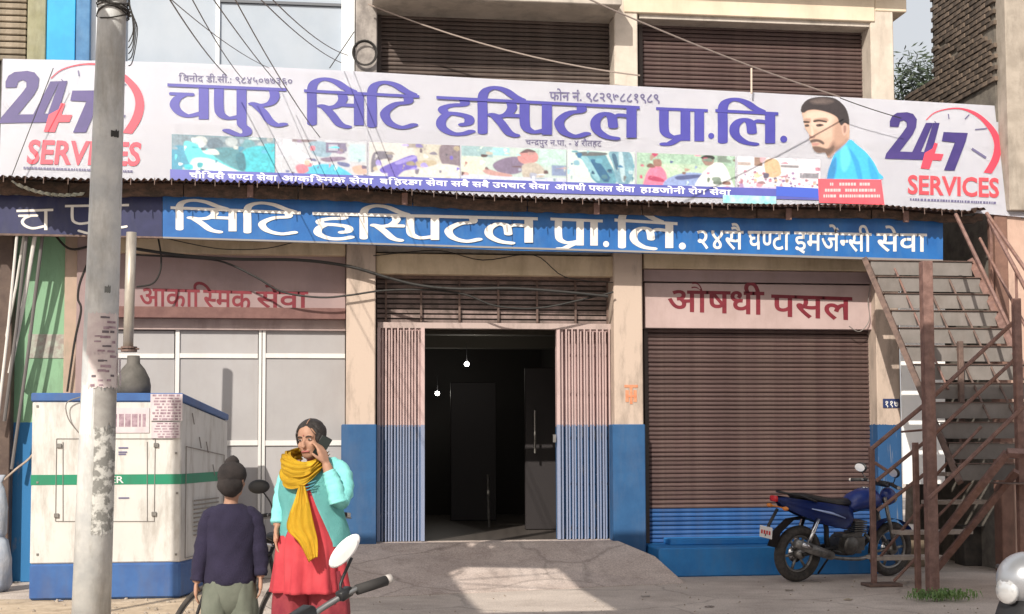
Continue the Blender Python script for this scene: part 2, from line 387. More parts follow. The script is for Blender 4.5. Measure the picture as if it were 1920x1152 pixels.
# interior hall
ix0, ix1 = at(704, 800, .3).x, at(1152, 800, .3).x; iz1 = at(930, 516, .3).z
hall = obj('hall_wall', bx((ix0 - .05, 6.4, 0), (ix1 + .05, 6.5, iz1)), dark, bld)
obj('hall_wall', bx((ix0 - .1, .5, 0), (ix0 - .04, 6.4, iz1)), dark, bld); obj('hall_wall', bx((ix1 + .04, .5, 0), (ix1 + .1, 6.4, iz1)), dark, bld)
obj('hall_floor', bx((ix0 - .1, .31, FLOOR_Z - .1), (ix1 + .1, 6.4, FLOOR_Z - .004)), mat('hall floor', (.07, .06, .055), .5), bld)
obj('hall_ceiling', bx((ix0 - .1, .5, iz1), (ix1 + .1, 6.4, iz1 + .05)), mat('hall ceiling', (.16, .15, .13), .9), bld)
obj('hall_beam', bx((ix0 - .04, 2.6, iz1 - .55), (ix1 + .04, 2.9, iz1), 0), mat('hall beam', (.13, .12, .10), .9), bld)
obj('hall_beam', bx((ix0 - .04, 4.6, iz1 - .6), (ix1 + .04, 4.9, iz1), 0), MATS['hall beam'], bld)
x = at(985, 900, 2.2).x
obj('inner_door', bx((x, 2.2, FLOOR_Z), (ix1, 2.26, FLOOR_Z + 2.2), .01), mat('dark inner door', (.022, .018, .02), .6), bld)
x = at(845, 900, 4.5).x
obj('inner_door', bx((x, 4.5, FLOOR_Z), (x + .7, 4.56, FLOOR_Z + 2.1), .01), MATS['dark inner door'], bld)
obj('handrail', tb([at(915, 890, 3), at(917, 1005, 3)], .02, 8), steel, bld)
obj('handrail', tb([at(1003, 770, 2), at(1003, 850, 2)], .015, 8), steel, bld)
bulbm = mat('lit bulb', (1, .97, .9), .5, emit=30)
for (px, py, Y) in ((875, 683, 3.4), (820, 738, 5.6)):
    p = at(px, py, Y); bm = NB(); ball(bm, p, .034, 12, 8)
    b = obj('light_bulb', bm, bulbm, None, True, True)
    tag(b, 'lit round bulb, the higher and nearer one in the dark hall' if px == 875 else 'lit round bulb, the lower one deeper in the dark hall', 'light bulb', 'bulbs in the hall')
    obj('bulb_holder', tb([p + Vector((0, .0, .035)), p + Vector((0, 0, .30))], .004, 8), black, b)
    ld = bpy.data.lights.new('bulb_light', 'POINT'); ld.energy = 6; ld.shadow_soft_size = .04; ld.color = (1, .93, .82)
    lo = bpy.data.objects.new('bulb_light', ld); C.objects.link(lo); lo.location = p + Vector((0, -.06, 0))

# transom over the gate: brown slats and square bars
tr = obj('transom_grille', pbox(706, 516, 1150, 524, .2, .3, .003), rustd, bld)
zt0, zt1 = at(930, 607, .3).z, at(930, 524, .3).z
obj('transom_board', bx((ix0, .42, zt0), (ix1, .46, zt1)), mat('dark transom board', (.045, .035, .032), .8, (.08, .06, .055), 4, .3, stretch=(.4, 1, 8)), tr)
for i in range(9):
    z = zt0 + (zt1 - zt0) * (i + .5) / 9
    m = mat('transom strip', (.12, .09, .08), .7, (.22, .16, .15), 8, .2, rand=.4, dirt=.4)
    obj('slat', bx((ix0 + .02, .385, z - .022), (ix1 - .02, .405, z + .018)), m, tr)
for px in (724, 790, 862, 935, 1008, 1080, 1140):
    xx = at(px, 560, .3).x; obj('bar', bx((xx - .012, .33, zt0), (xx + .012, .352, zt1)), rustd, tr)
obj('gate_head', pbox(708, 606, 1148, 617, .2, .3, .004), mat('pale pink steel', (.42, .33, .31), .6, dirt=.5), bld)

# folding gates
gz0, gz1 = FLOOR_Z + .005, at(930, 617, .25).z
gatem = twotone('pink and blue gate paint', (.50, .37, .36), (.22, .26, .38), at(930, 797, .25).z, .5, .4)
gateb = twotone('pink and blue folded gate leaf', (.40, .26, .26), (.018, .085, .22), at(930, 800, .25).z, .6, .4)
def gate(px0, px1, nbar, label):
    x0, x1 = at(px0, 800, .22).x, at(px1, 800, .22).x
    bmf = NB(); box(bmf, (x0 - .012, .2, gz0), (x0 + .012, .25, gz1))
    root = obj('folding_gate', bmf, gatem, bld); root['label'] = label
    obj('side_jamb', bx((x0, .40, gz0), (x1 + (0 if px0 < 900 else 0), .43, gz1)), gateb, root)
    bar = bpy.data.meshes.new('bar'); b = NB(); box(b, (-.009, -.012, 0), (.009, .012, gz1 - gz0)); b.to_mesh(bar); b.free(); bar.materials.append(gatem)
    for i in range(nbar):
        t = (i + .5) / nbar
        inst('bar', bar, root, (x0 + (x1 - x0) * t + random.uniform(-.005, .005), .21 + .03 * (i % 2) , gz0))
    for zz in (.12, .33, .55, .76, .95):
        z = gz0 + (gz1 - gz0) * zz
        for i in range(0, nbar - 1, 2):
            a = x0 + (x1 - x0) * (i + .5) / nbar; c = x0 + (x1 - x0) * (i + 1.5) / nbar
            obj('lattice', tb([(a, .245, z - .07), (c, .245, z + .07)], .005, 5), gatem, root)
    obj('end_stile', bx((x1 - .02 if px0 < 900 else x0 - .02, .19, gz0), (x1 + .02 if px0 < 900 else x0 + .02, .26, gz1), .003), gatem, root)
    return root
gate(709, 793, 15, 'left half of the folding gate pushed aside')
gr = gate(1047, 1145, 17, 'right half of the folding gate pushed aside')
obj('padlock', pbox(1037, 815, 1043, 830, .16, .19, .003), steel, gr)

# ---- upper storey
ucol = mat('weathered upper column', (.50, .44, .38), .9, (.62, .55, .48), 3, .3, dirt=.5, dirtcol=(.2, .17, .15))
ucolg = mat('grey bare concrete column', (.22, .20, .19), .95, (.36, .33, .31), 6, .5, dirt=.6, dirtcol=(.08, .07, .07))
zu0, zu1 = zb, at(1000, -120, 0).z
def ucl(px0, px1, m):
    x0, x1 = at(px0, 100, 0).x, at(px1, 100, 0).x
    return obj('column', bx((x0, 0, zu0), (x1, .45, zu1), .012), m, bld)
ucl(667, 707, ucolg); ucl(1152, 1196, ucol); ucl(1633, 1676, ucol)
obj('ring_beam', pbox(1170, -60, 1640, 32, -.02, .4, .01), mat('pale cream beam', (.62, .52, .40), .85, (.70, .60, .47), 1.5, .15, dirt=.3, dirtcol=(.4, .32, .25)), bld)  # beam in its own pale cream colour
obj('side_beam', bx((at(1641, 50, 0).x, -.012, at(1650, 22, 0).z), (at(1700, 50, 0).x, 4, at(1650, -70, 0).z), .01), MATS['pale cream beam'], bld)
obj('drip_edge', pbox(1199, 33, 1636, 43, .03, .3, .004), creamS, bld)
# slab corner top right, running back
p = at(1725, 20, -.3); q = at(1637, 62, .1)
obj('roof_slab', bx((at(1190, 0, -.3).x, -.30, at(1600, -34, -.3).z), (at(1700, 0, -.3).x, 4, at(1600, -80, -.3).z), .01), MATS['grey cream plaster'], bld)
obj('roof_slab', bx((at(700, 0, -.6).x, -.45, at(900, -8, -.6).z), (at(1189, 0, -.9).x - .05, 4, at(900, -45, -.6).z), .01), MATS['grey cream plaster'], bld)
obj('lintel', pbox(709, -10, 1150, 3, .1, .4, .01), ucolg, bld)
# blue-grey glazed bay upper left
glz = mat('pale blue glazing film', (.33, .385, .46), .35, (.38, .43, .50), 1.2, .02, dirt=.2, dirtcol=(.35, .38, .42))
glf = mat('white glazing frame', (.72, .76, .80), .4, dirt=.15)
bay = obj('glazed_bay', pbox(236, -40, 641, -30, .12, .3, .003), glf, bld)
for (a, b) in ((236, 404), (412, 640)):
    if b == 640:
        obj('pane', pbox(a, 10, b, 190, .17, .2, .002), glz, bay); obj('pane', pbox(a, -60, b, 3, .17, .2, .002), glz, bay)
        obj('frame', pbox(a + .5, 3, b, 8, .14, .2, .002), mat('dark gasket', (.12, .13, .15), .5), bay)
    else: obj('pane', pbox(a, -60, b, 190, .17, .2, .002), glz, bay)
obj('frame', pbox(404, -60, 412, 190, .13, .22, .003), glf, bay); obj('frame', pbox(640, -60, 665, 190, .1, .25, .004), glf, bay)
obj('frame', pbox(170, -60, 236, 190, .13, .25, .004), glf, bay)
# back mass of the building (keeps light out of the upper rooms)
obj('rear_wall', bx((XL, .75, zb), (XR, 4.4, zu1)), ucolg, bld)
obj('rear_wall', bx((XL, .55, 0), (ix0 - .12, 4.4, zslab)), ucolg, bld); obj('rear_wall', bx((ix1 + .12, .55, 0), (XR, 4.4, zslab)), ucolg, bld)
obj('rear_wall', bx((ix0 - .12, .47, iz1 + .06), (ix1 + .12, 4.4, zslab)), ucolg, bld)
# small marks on columns
num = obj('number_plate', pbox(1656, 748, 1687, 765, -.012, 0, .002), mat('dark blue plate', (.02, .035, .12), .5), bld)
# ------------------------------------------------------------ lettering tools
def mesh_from_polys(name, polys, m, parent, plane, off=.002, step=.00006, ext=None):
    """polys: list of lists of pixel points, mapped onto a plane (p0, n)"""
    bm = NB(); p0, n = plane
    for i, P in enumerate(polys):
        o = n * (off + i * step)
        vs = []
        for (x, y) in P: vs.append(bm.verts.new(atp(x, y, p0, n) + o))
        try: f = bm.faces.new(vs)
        except ValueError: continue
        f.normal_update()
        if f.normal.dot(n) < 0: f.normal_flip()
    bmesh.ops.triangulate(bm, faces=[f for f in bm.faces if len(f.verts) > 4])
    return obj(name, bm, m, parent)
def hull(pts):
    pts = sorted(set((round(x, 4), round(y, 4)) for x, y in pts))
    if len(pts) < 3: return pts
    def half(P):
        h = []
        for p in P:
            while len(h) > 1 and (h[-1][0] - h[-2][0]) * (p[1] - h[-2][1]) - (h[-1][1] - h[-2][1]) * (p[0] - h[-2][0]) <= 0: h.pop()
            h.append(p)
        return h
    a, b = half(pts), half(pts[::-1]); return a[:-1] + b[:-1]
# skeleton glyphs, units: head line y=100, baseline y=0. 'T' thin stroke, 'P' pen stroke
GL = {
 'च': (130, [('T', [(6, 74), (74, 74)]), ('P', [(46, 72), (26, 60), (18, 40), (30, 20), (58, 8), (96, 18)]), ('S', 106)]),
 'प': (112, [('P', [(22, 98), (22, 40), (28, 18), (50, 7), (84, 14)]), ('S', 90)]),
 'पु': (112, [('P', [(22, 98), (22, 40), (28, 18), (50, 7), (84, 14)]), ('S', 90), ('P', [(90, 2), (92, -12), (106, -24), (104, -38), (80, -42), (46, -30)])]),
 'र': (110, [('P', [(74, 98), (78, 78), (66, 58), (36, 50), (12, 54)]), ('P', [(22, 50), (44, 30), (62, 6), (84, -7), (104, -3)])]),
 'ि': (42, [('P', [(20, 0), (20, 60), (20, 108), (30, 130), (56, 140), (88, 134), (116, 116), (138, 106)])]),
 'स': (132, [('P', [(64, 98), (68, 80), (54, 60), (28, 52), (6, 56)]), ('P', [(18, 50), (36, 30), (58, 2), (80, -6)]), ('T', [(56, 62), (110, 62)]), ('S', 114)]),
 'स्': (84, [('P', [(64, 98), (68, 80), (54, 60), (28, 52), (6, 56)]), ('P', [(18, 50), (36, 30), (58, 2), (78, -6)]), ('T', [(52, 56), (88, 56)])]),
 'ट': (112, [('P', [(82, 98), (82, 80), (46, 72), (16, 44), (28, 12), (64, -2), (98, 8)])]),
 'ह': (118, [('P', [(82, 98), (82, 84), (46, 80), (18, 70), (24, 56), (60, 54), (94, 46), (96, 28), (78, 22)]), ('P', [(34, 55), (14, 36), (14, 12), (44, -6), (78, -6), (102, 2)])]),
 'ल': (146, [('P', [(76, -4), (44, 2), (17, 24), (16, 54), (38, 74), (62, 68), (68, 34)]), ('T', [(66, 60), (84, 72), (118, 70)]), ('S', 124)]),
 'प्र': (112, [('P', [(22, 98), (22, 40), (28, 20), (50, 10), (84, 16)]), ('S', 90), ('P', [(88, 14), (60, 0), (40, -12), (22, -14)])]),
 'ा': (46, [('S', 22)]), '.': (34, [('D', 16)])}
def skel(tokens, box_, nib, thin, mat_, parent, plane, ang=0, shiro=1.0, dot=1.0, name='lettering'):
    """box_=(xl, y_head_l, y_base_l, xr, y_head_r, y_base_r) in photo pixels"""
    xl, hl, bl_, xr, hr, br = box_
    W = sum(GL[t][0] for t in tokens)
    def mp(x, y):
        t = x / W; h = hl + (hr - hl) * t; b = bl_ + (br - bl_) * t
        return (xl + (xr - xl) * t, b + (h - b) * y / 100)
    polys = []; x = 0; sx = (xr - xl) / W; sy = abs(bl_ - hl) / 100
    nx, ny = nib, thin                        # half widths, px
    run = None
    for t in tokens + ['.']:
        if t == '.':
            if run is not None:
                a, c = mp(run, 100), mp(x, 100); polys.append([(a[0] - 2, a[1] - ny * shiro), (c[0] + 2, c[1] - ny * shiro), (c[0] + 2, c[1] + ny * shiro), (a[0] - 2, a[1] + ny * shiro)]); run = None
        elif run is None: run = x
        if t == '.' and x >= W: break
        w_, st = GL[t]
        for s in st:
            if s[0] == 'S':
                a, c = mp(x + s[1], 99), mp(x + s[1], 0)
                polys.append([(a[0] - nx, a[1]), (a[0] + nx, a[1]), (c[0] + nx, c[1]), (c[0] - nx, c[1])])
            elif s[0] == 'D':
                a = mp(x + s[1], 8); r = nx * .95 * dot
                polys.append([(a[0] + r * math.cos(k * PI / 6), a[1] + r * math.sin(k * PI / 6)) for k in range(12)])
            else:
                P = [mp(x + q[0], q[1]) for q in s[1]]
                P = [(q.x, q.y) for q in catmull([(q[0], q[1], 0) for q in P], 5)]
                k = nx if s[0] == 'P' else ny
                el = [(k * math.cos(a) * .98, ny * math.sin(a)) for a in [i * PI / 6 for i in range(12)]]
                el = [(e[0] * math.cos(ang) - e[1] * math.sin(ang), e[0] * math.sin(ang) + e[1] * math.cos(ang)) for e in el]
                for i in range(len(P) - 1):
                    polys.append(hull([(P[i][0] + e[0], P[i][1] + e[1]) for e in el] + [(P[i + 1][0] + e[0], P[i + 1][1] + e[1]) for e in el]))
        x += w_
    return mesh_from_polys(name, polys, mat_, parent, plane)
# font glyphs (Blender's own built-in font), composed by hand where letters join
def _txt(s, off=0.0):
    c = bpy.data.curves.new('t', 'FONT'); c.body = s; c.offset = off; c.resolution_u = 3; c.fill_mode = 'FRONT'
    o = bpy.data.objects.new('t', c); C.objects.link(o)
    dg = bpy.context.evaluated_depsgraph_get(); dg.update()
    me = bpy.data.meshes.new_from_object(o.evaluated_get(dg)); bpy.data.objects.remove(o); bpy.data.curves.remove(c)
    V = [(v.co.x, v.co.y) for v in me.vertices]; Fc = [tuple(p.vertices) for p in me.polygons]; bpy.data.meshes.remove(me)
    return V, Fc
_adv = {}
def adv(s):
    if s not in _adv:
        a = max(v[0] for v in _txt(s + '।')[0]); b = max(v[0] for v in _txt('।')[0]); _adv[s] = a - b
    return _adv[s]
def compose(tokens, off=0.0, gap=0):
    """tokens: str, or ('h', str, keepfraction) for a half form, or ('reph',dx) ; returns verts, faces in em units"""
    V = []; Fc = []; x = 0
    for t in tokens:
        if isinstance(t, str):
            if t == ' ': x += .28; continue
            v, f = _txt(t, off); n = len(V); V += [(a + x, b) for a, b in v]; Fc += [tuple(i + n for i in q) for q in f]; x += adv(t)
        elif t[0] == 'h':
            v, f = _txt(t[1], off); cut = adv(t[1]) * t[2]
            bm = NB(); vs = [bm.verts.new((a, b, 0)) for a, b in v]
            for q in f:
                try: bm.faces.new([vs[i] for i in q])
                except ValueError: pass
            bmesh.ops.bisect_plane(bm, geom=bm.verts[:] + bm.edges[:] + bm.faces[:], plane_co=(cut, 0, 0), plane_no=(1, 0, 0), clear_outer=True)
            bm.verts.index_update(); n = len(V); V += [(q.co.x + x, q.co.y) for q in bm.verts]; Fc += [tuple(q.index + n for q in fc.verts) for fc in bm.faces]; bm.free(); x += cut
        elif t[0] == 'rakar':
            n = len(V); cx = x - t[1] * .28; V += [(cx, .22), (cx, .15), (cx - .26, -.03), (cx - .30, .02)]; Fc.append((n, n + 3, n + 2, n + 1))
        elif t[0] == 'reph':
            cx = x + t[1]; P = catmull([(cx - .02, .63, 0), (cx + .03, .72, 0), (cx + .1, .76, 0), (cx + .15, .70, 0)], 4)
            n = len(V)
            for q in P: V += [(q.x - .015, q.y + .028 + off), (q.x + .015, q.y - .028 - off)]
            for i in range(len(P) - 1): Fc.append((n + 2 * i, n + 2 * i + 1, n + 2 * i + 3, n + 2 * i + 2))
    return V, Fc
def dev(s):
    out = []; i = 0; C_ = lambda c: '\u0915' <= c <= '\u0939'
    while i < len(s):
        if C_(s[i]):
            j = i; pre = []; rk = False; reph = False
            while j + 2 < len(s) + 0 and s[j + 1] == '\u094d' and C_(s[j + 2]):
                if s[j] == '\u0930' and not pre: reph = True
                else: pre.append(s[j])
                j += 2
                if s[j] == '\u0930' and pre: rk = True
            base = s[j]; j += 1; m = ''
            while j < len(s) and '\u093e' <= s[j] <= '\u094c' or j < len(s) and s[j] in '\u0902\u0901': m += s[j]; j += 1
            if rk: base = pre.pop()
            if '\u093f' in m: out.append('\u093f'); m = m.replace('\u093f', '')
            for p in pre: out.append(('h', p, .68))
            out.append(base + m)
            if rk: out.append(('rakar', adv(base)))
            if reph: out.append(('reph', -.2))
            i = j
        else: out.append(s[i]); i += 1
    return out
def fonttext(tokens, box_, mat_, parent, plane, off=0.0, em=(0, .66), name='lettering', ex=.0025, shear=0, thick=.003):
    """box_ as in skel: head and base heights at the left and right end"""
    V, Fc = compose(tokens if isinstance(tokens, (list, tuple)) else [tokens], off)
    x0, x1 = min(v[0] for v in V), max(v[0] for v in V); xl, hl, bl_, xr, hr, br = box_; p0, n = plane
    bm = NB(); vs = []
    for (a, b) in V:
        t = (a - x0) / (x1 - x0); s = (b - em[0]) / (em[1] - em[0]); h = hl + (hr - hl) * t; bb = bl_ + (br - bl_) * t
        vs.append(bm.verts.new(atp(xl + (xr - xl) * t + shear * (s - .5) * (bl_ - hl), bb + (h - bb) * s, p0, n) + n * ex))
    for f in Fc:
        try:
            q = bm.faces.new([vs[i] for i in f]); q.normal_update()
            if q.normal.dot(n) < 0: q.normal_flip()
        except ValueError: pass
    return obj(name, bm, mat_, parent)
NY = Vector((0, -1, 0))
maroon = mat('maroon sign paint', (.14, .008, .018), .6, (.19, .014, .028), 12)
# panel lettering
fonttext(['आका', 'ि', ('h', 'स', .70), 'मक'], (262, 539, 574, 472, 545, 582), maroon, panL, (Vector((0, .2, 0)), NY), .014, thick=.01)
fonttext(['से', 'वा'], (480, 546, 576, 578, 546, 579), maroon, panL, (Vector((0, .2, 0)), NY), .016)
fonttext(['औषधी'], (1252, 543, 583, 1433, 546, 590), maroon, panR, (Vector((0, .14, 0)), NY), .015)
fonttext(['पसल'], (1446, 551, 592, 1598, 556, 600), maroon, panR, (Vector((0, .14, 0)), NY), .015)
og = mat('orange emblem paint', (.55, .20, .10), .7, (.62, .28, .16), 20)
obj('emblem', pbox(1171, 722, 1196, 727, -.006, 0, 0), og, bld)
obj('emblem', pbox(1181, 727, 1186, 758, -.006, 0, 0), og, bld); obj('emblem', pbox(1173, 732, 1179, 754, -.006, 0, 0), og, bld)
obj('emblem', pbox(1188, 732, 1194, 754, -.006, 0, 0), og, bld); obj('emblem', pbox(1174, 741, 1194, 745, -.008, -.0065, 0), og, bld)
fonttext(['११७'], (1660, 752, 763, 1684, 752, 763), white, num, (Vector((0, -.012, 0)), NY), .01)

# ------------------------------------------------------------ tin awning
aw = thing('tin_awning', 'long rusty corrugated tin awning edge running under the big white hospital banner', 'awning', (2, -.5, at(900, 380, -.6).z))
tin = mat('rusty corrugated tin', (.085, .05, .035), .75, (.17, .10, .07), 6, .4, dirt=.6, dirtcol=(.05, .035, .03), rand=.2)
AWY, AWB = -.78, -.02
def edge_y(px):
    pts = [(-60, 328), (150, 336), (320, 336), (640, 346), (900, 366), (1200, 377), (1400, 384), (1650, 386), (1830, 398)]
    for (a, b), (c, d) in zip(pts, pts[1:]):
        if a <= px <= c: return b + (d - b) * (px - a) / (c - a)
    return 392
def sheet(px0, px1, k):
    bm = NB(); x0, x1 = at(px0, 350, AWY).x, at(px1, 350, AWY).x; n = int((x1 - x0) / .0125)
    rows = []
    for j, yy in enumerate((AWY, (AWY + AWB) / 2, AWB)):
        row = []
        for i in range(n + 1):
            x = x0 + (x1 - x0) * i / n; px = px0 + (px1 - px0) * i / n
            z = at(px, edge_y(px), AWY).z + .016 * math.sin(2 * PI * x / .076) + (yy - AWY) * .10 + .012 * noise.noise(Vector((x * 1.3, yy, k)))
            row.append(bm.verts.new((x, yy + .03 * noise.noise(Vector((x * 2.5, 0, k))) * (j == 0), z)))
        rows.append(row)
    for j in range(2):
        for i in range(n): bm.faces.new((rows[j][i], rows[j][i + 1], rows[j + 1][i + 1], rows[j + 1][i]))
    r = bmesh.ops.solidify(bm, geom=bm.faces[:], thickness=.004)
    return obj('tin_sheet', bm, tin, aw)
e = [-70, 130, 345, 560, 775, 990, 1205, 1420, 1635, 1845]
for i in range(len(e) - 1): sheet(e[i] , e[i + 1] + 4, i)
# rusted rail and hanging lip below the sheets
fas = mat('rotten brown fascia', (.045, .03, .022), .85, (.12, .07, .05), 9, .6, dirt=.6, dirtcol=(.03, .025, .02), stretch=(1, 1, 2))
for i in range(len(e) - 1):
    bm = NB(); N_ = 24; fr_, bk_ = [], []
    for k in range(N_ + 1):
        px = e[i] + (e[i + 1] - 2 - e[i]) * k / N_; y0 = edge_y(px); dy = 34 - 12 * max(0, min(1, px / 1800)) + 2.5 * noise.noise(Vector((px * .05, 0, 0)))
        a, b = at(px, y0 + 8, -.56), at(px, y0 + dy, -.56); off = .008 * noise.noise(Vector((px * .11, 3, 0)))
        fr_.append((bm.verts.new(a + Vector((0, off, 0))), bm.verts.new(b + Vector((0, off, 0))))); bk_.append((bm.verts.new(a + Vector((0, .05, 0))), bm.verts.new(b + Vector((0, .05, 0)))))
    for k in range(N_):
        bm.faces.new((fr_[k][0], fr_[k][1], fr_[k + 1][1], fr_[k + 1][0])); bm.faces.new((bk_[k][0], bk_[k + 1][0], bk_[k + 1][1], bk_[k][1]))
        bm.faces.new((fr_[k][1], bk_[k][1], bk_[k + 1][1], fr_[k + 1][1])); bm.faces.new((fr_[k][0], fr_[k + 1][0], bk_[k + 1][0], bk_[k][0]))
    bmesh.ops.recalc_face_normals(bm, faces=bm.faces[:]); obj('fascia', bm, fas, aw)
for k, px in enumerate((200, 470, 760, 1120, 1480, 1700)):
    a = at(px, edge_y(px) + 6, -.60); obj('rust_batten', bx((a.x - .04, -.60, a.z - .14), (a.x + .03, -.57, a.z), .004), rust, aw)
for i in range(46):
    px = 10 + i * 40 + random.uniform(-8, 8); a = at(px, edge_y(px) + 3, -.79)
    obj('hook', tb([a + Vector((0, 0, .03)), a + Vector((0, -.01, -.05))], .006, 5), rustd, aw)
lt = mat('pale bent tin', (.55, .53, .47), .6, (.42, .42, .36), 5, .2, dirt=.5, dirtcol=(.12, .10, .08))
bm = NB(); P0, P1 = at(20, 340, -.9), at(150, 352, -.9); rows = []
for j in range(2):
    row = []
    for i in range(41):
        t = i / 40; row.append(bm.verts.new(P0.lerp(P1, t) + Vector((0, j * .5, .02 * math.sin(i * 1.6) + j * .02 - .06 * math.sin(t * PI) + (j == 0) * -.07 * t))))
    rows.append(row)
for i in range(40): bm.faces.new((rows[0][i], rows[0][i + 1], rows[1][i + 1], rows[1][i]))
bmesh.ops.solidify(bm, geom=bm.faces[:], thickness=.004)
tag(obj('bent_tin_sheet', bm, lt), 'pale bent piece of corrugated tin at the left end under the banner', 'tin sheet')

# ------------------------------------------------------------ lower blue sign board
BY = -.42
sb = thing('sign_board', 'long blue painted board with white hospital lettering under the tin awning', 'sign board', (at(900, 440, BY).x, BY, at(900, 440, BY).z))
navy = mat('navy sign paint', (.012, .016, .07), .5, (.018, .022, .09), 5, dirt=.25, dirtcol=(.1, .1, .12))
blue = mat('blue sign paint', (.010, .10, .34), .45, (.016, .135, .42), 3, .05, dirt=.35, dirtcol=(.10, .20, .34))
def quadbox(P, Y, dep):
    """P: 4 px corners tl,tr,br,bl on plane y=Y, extruded back"""
    bm = NB(); f = [bm.verts.new(at(x, y, Y)) for x, y in P]; b = [bm.verts.new(v.co + Vector((0, dep, 0))) for v in f]
    bm.faces.new(f[::-1]); bm.faces.new(b)
    for i in range(4): bm.faces.new((f[i], f[(i + 1) % 4], b[(i + 1) % 4], b[i]))
    bmesh.ops.recalc_face_normals(bm, faces=bm.faces[:]); return bm
obj('board', quadbox([(-80, 366), (304, 366), (304, 444), (-80, 436)], BY, .03), navy, sb)
obj('board', quadbox([(305, 366), (960, 386), (960, 470), (305, 444)], BY, .03), blue, sb)
obj('board', quadbox([(961, 386), (1768, 408), (1768, 487), (961, 470)], BY, .03), blue, sb)
obj('frame', quadbox([(-80, 436), (305, 444), (305, 447), (-80, 440)], BY - .01, .05), rustd, sb)
obj('frame', quadbox([(305.5, 444), (1768, 487), (1768, 491), (305.5, 447)], BY - .01, .05), mat('grey sign frame', (.25, .24, .24), .6), sb)
wl = mat('white sign lettering', (.78, .76, .74), .5, (.70, .67, .64), 8, dirt=.2, dirtcol=(.5, .45, .4))
PLB = (Vector((0, BY, 0)), NY)
skel(['च'], (33, 396, 431, 98, 394, 432), 3.0, 2.2, wl, sb, PLB)
skel(['पु', 'र'], (124, 387, 422, 240, 385, 424), 2.8, 2.2, wl, sb, PLB)
skel(['ि', 'स', 'ि', 'ट'], (322, 390, 429, 562, 400, 440), 7.5, 2.6, wl, sb, PLB)
skel(['ह', 'ि', 'स्', 'प', 'ट', 'ल'], (588, 401, 444, 1006, 411, 456), 8, 2.8, wl, sb, PLB)
skel(['प्र', 'ा'], (1034, 411, 460, 1128, 415, 461), 7, 2.6, wl, sb, PLB)
skel(['.'], (1126, 411, 462, 1148, 415, 462), 6, 3, wl, sb, PLB)
skel(['ि', 'ल'], (1154, 413, 463, 1268, 420, 466), 7.5, 2.8, wl, sb, PLB)
skel(['.'], (1269, 411, 466, 1291, 415, 466), 7, 3, wl, sb, PLB)
fonttext(['२४सै'], (1307, 431, 466, 1394, 432, 468), wl, sb, PLB, .010)
fonttext(['घ', ('h', 'ण', .66), 'टा'], (1402, 432, 467, 1481, 433, 469), wl, sb, PLB, .012)
fonttext(['इम', 'जे', ('reph', -.17), ('h', 'न', .62), 'सी'], (1489, 433, 469, 1634, 436, 472), wl, sb, PLB, .010)
fonttext(['सेवा'], (1643, 436, 471, 1738, 437, 472), wl, sb, PLB, .010)

# ------------------------------------------------------------ big banner
bp0 = at(960, 360, -.62); bn = Vector((0, -1, .16)).normalized()
PL = (bp0, bn)
ban = thing('hospital_banner', 'huge white printed hospital banner with purple lettering, photo strip and red clock logos', 'banner', bp0)
wb = mat('white flex print', (.70, .71, .79), .45, (.73, .74, .81), .8, .05, dirt=.12, dirtcol=(.6, .58, .62))
def pquad(P, plane, dep, back=True):
    bm = NB(); p0, n = plane; f = [bm.verts.new(atp(x, y, p0, n)) for x, y in P]; b = [bm.verts.new(v.co - n * dep) for v in f]
    m = len(P); bm.faces.new(f); bm.faces.new(b[::-1])
    for i in range(m): bm.faces.new((f[i], f[(i + 1) % m], b[(i + 1) % m], b[i]))
    bmesh.ops.recalc_face_normals(bm, faces=bm.faces[:]); return bm
# gently rippled sheet
bm = NB(); nx_, nz_ = 90, 8; rows = []
top = [(5, 110), (330, 117), (640, 132), (960, 150), (1280, 166), (1620, 184), (1898, 200)]
def topy(px):
    for (a, b), (c, d) in zip(top, top[1:]):
        if px <= c: return b + (d - b) * (px - a) / (c - a)
    return 200
for j in range(nz_ + 1):
    row = []
    for i in range(nx_ + 1):
        t = i / nx_; s = j / nz_; px = (5 + (1898 - 5) * t) * (1 - s) + (-2 + (1922 + 2) * t) * s
        py = topy(px) * (1 - s) + (edge_y(px) + 3 if px < 1815 else 398 + (px - 1815) * .09) * s
        row.append(bm.verts.new(atp(px, py, *PL) + bn * (-.006 + .004 * noise.noise(Vector((px * .012, py * .02, 0))))))
    rows.append(row)
for j in range(nz_):
    for i in range(nx_): bm.faces.new((rows[j][i], rows[j + 1][i], rows[j + 1][i + 1], rows[j][i + 1]))
fr = bmesh.ops.solidify(bm, geom=bm.faces[:], thickness=.012); bmesh.ops.recalc_face_normals(bm, faces=bm.faces[:])
flex = obj('flex_sheet', bm, wb, ban, smooth=False)
for (a, b) in (((5, 110), (1898, 200)), ((1898, 200), (1921, 408)), ((5, 110), (-2, 334))):
    bm = NB(); tube(bm, [atp(*a, *PL) - bn * .04, atp(*b, *PL) - bn * .04], .02, 4); obj('frame_bar', bm, steel, ban)
for px in (160, 560, 960, 1360, 1700):
    bm = NB(); a = atp(px, topy(px) + 4, *PL) - bn * .05; tube(bm, [a, Vector((a.x, 0.0, a.z - .1))], .015, 6); obj('stay', bm, steel, ban)
vio = mat('violet print', (.045, .042, .27), .45, (.058, .054, .32), 2)
kw = dict(mat_=vio, parent=ban, plane=PL)
skel(['च', 'पु', 'र'], (316, 160, 221, 535, 169, 232), 9.4, 3.0, vio, ban, PL, shiro=.95)
skel(['ि', 'स', 'ि', 'ट'], (572, 171, 232, 784, 182, 240), 9.4, 3.2, vio, ban, PL, shiro=.85)
skel(['ह', 'ि', 'स्', 'प', 'ट', 'ल'], (820, 184, 246, 1197, 203, 260), 9.6, 3.3, vio, ban, PL, shiro=.85)
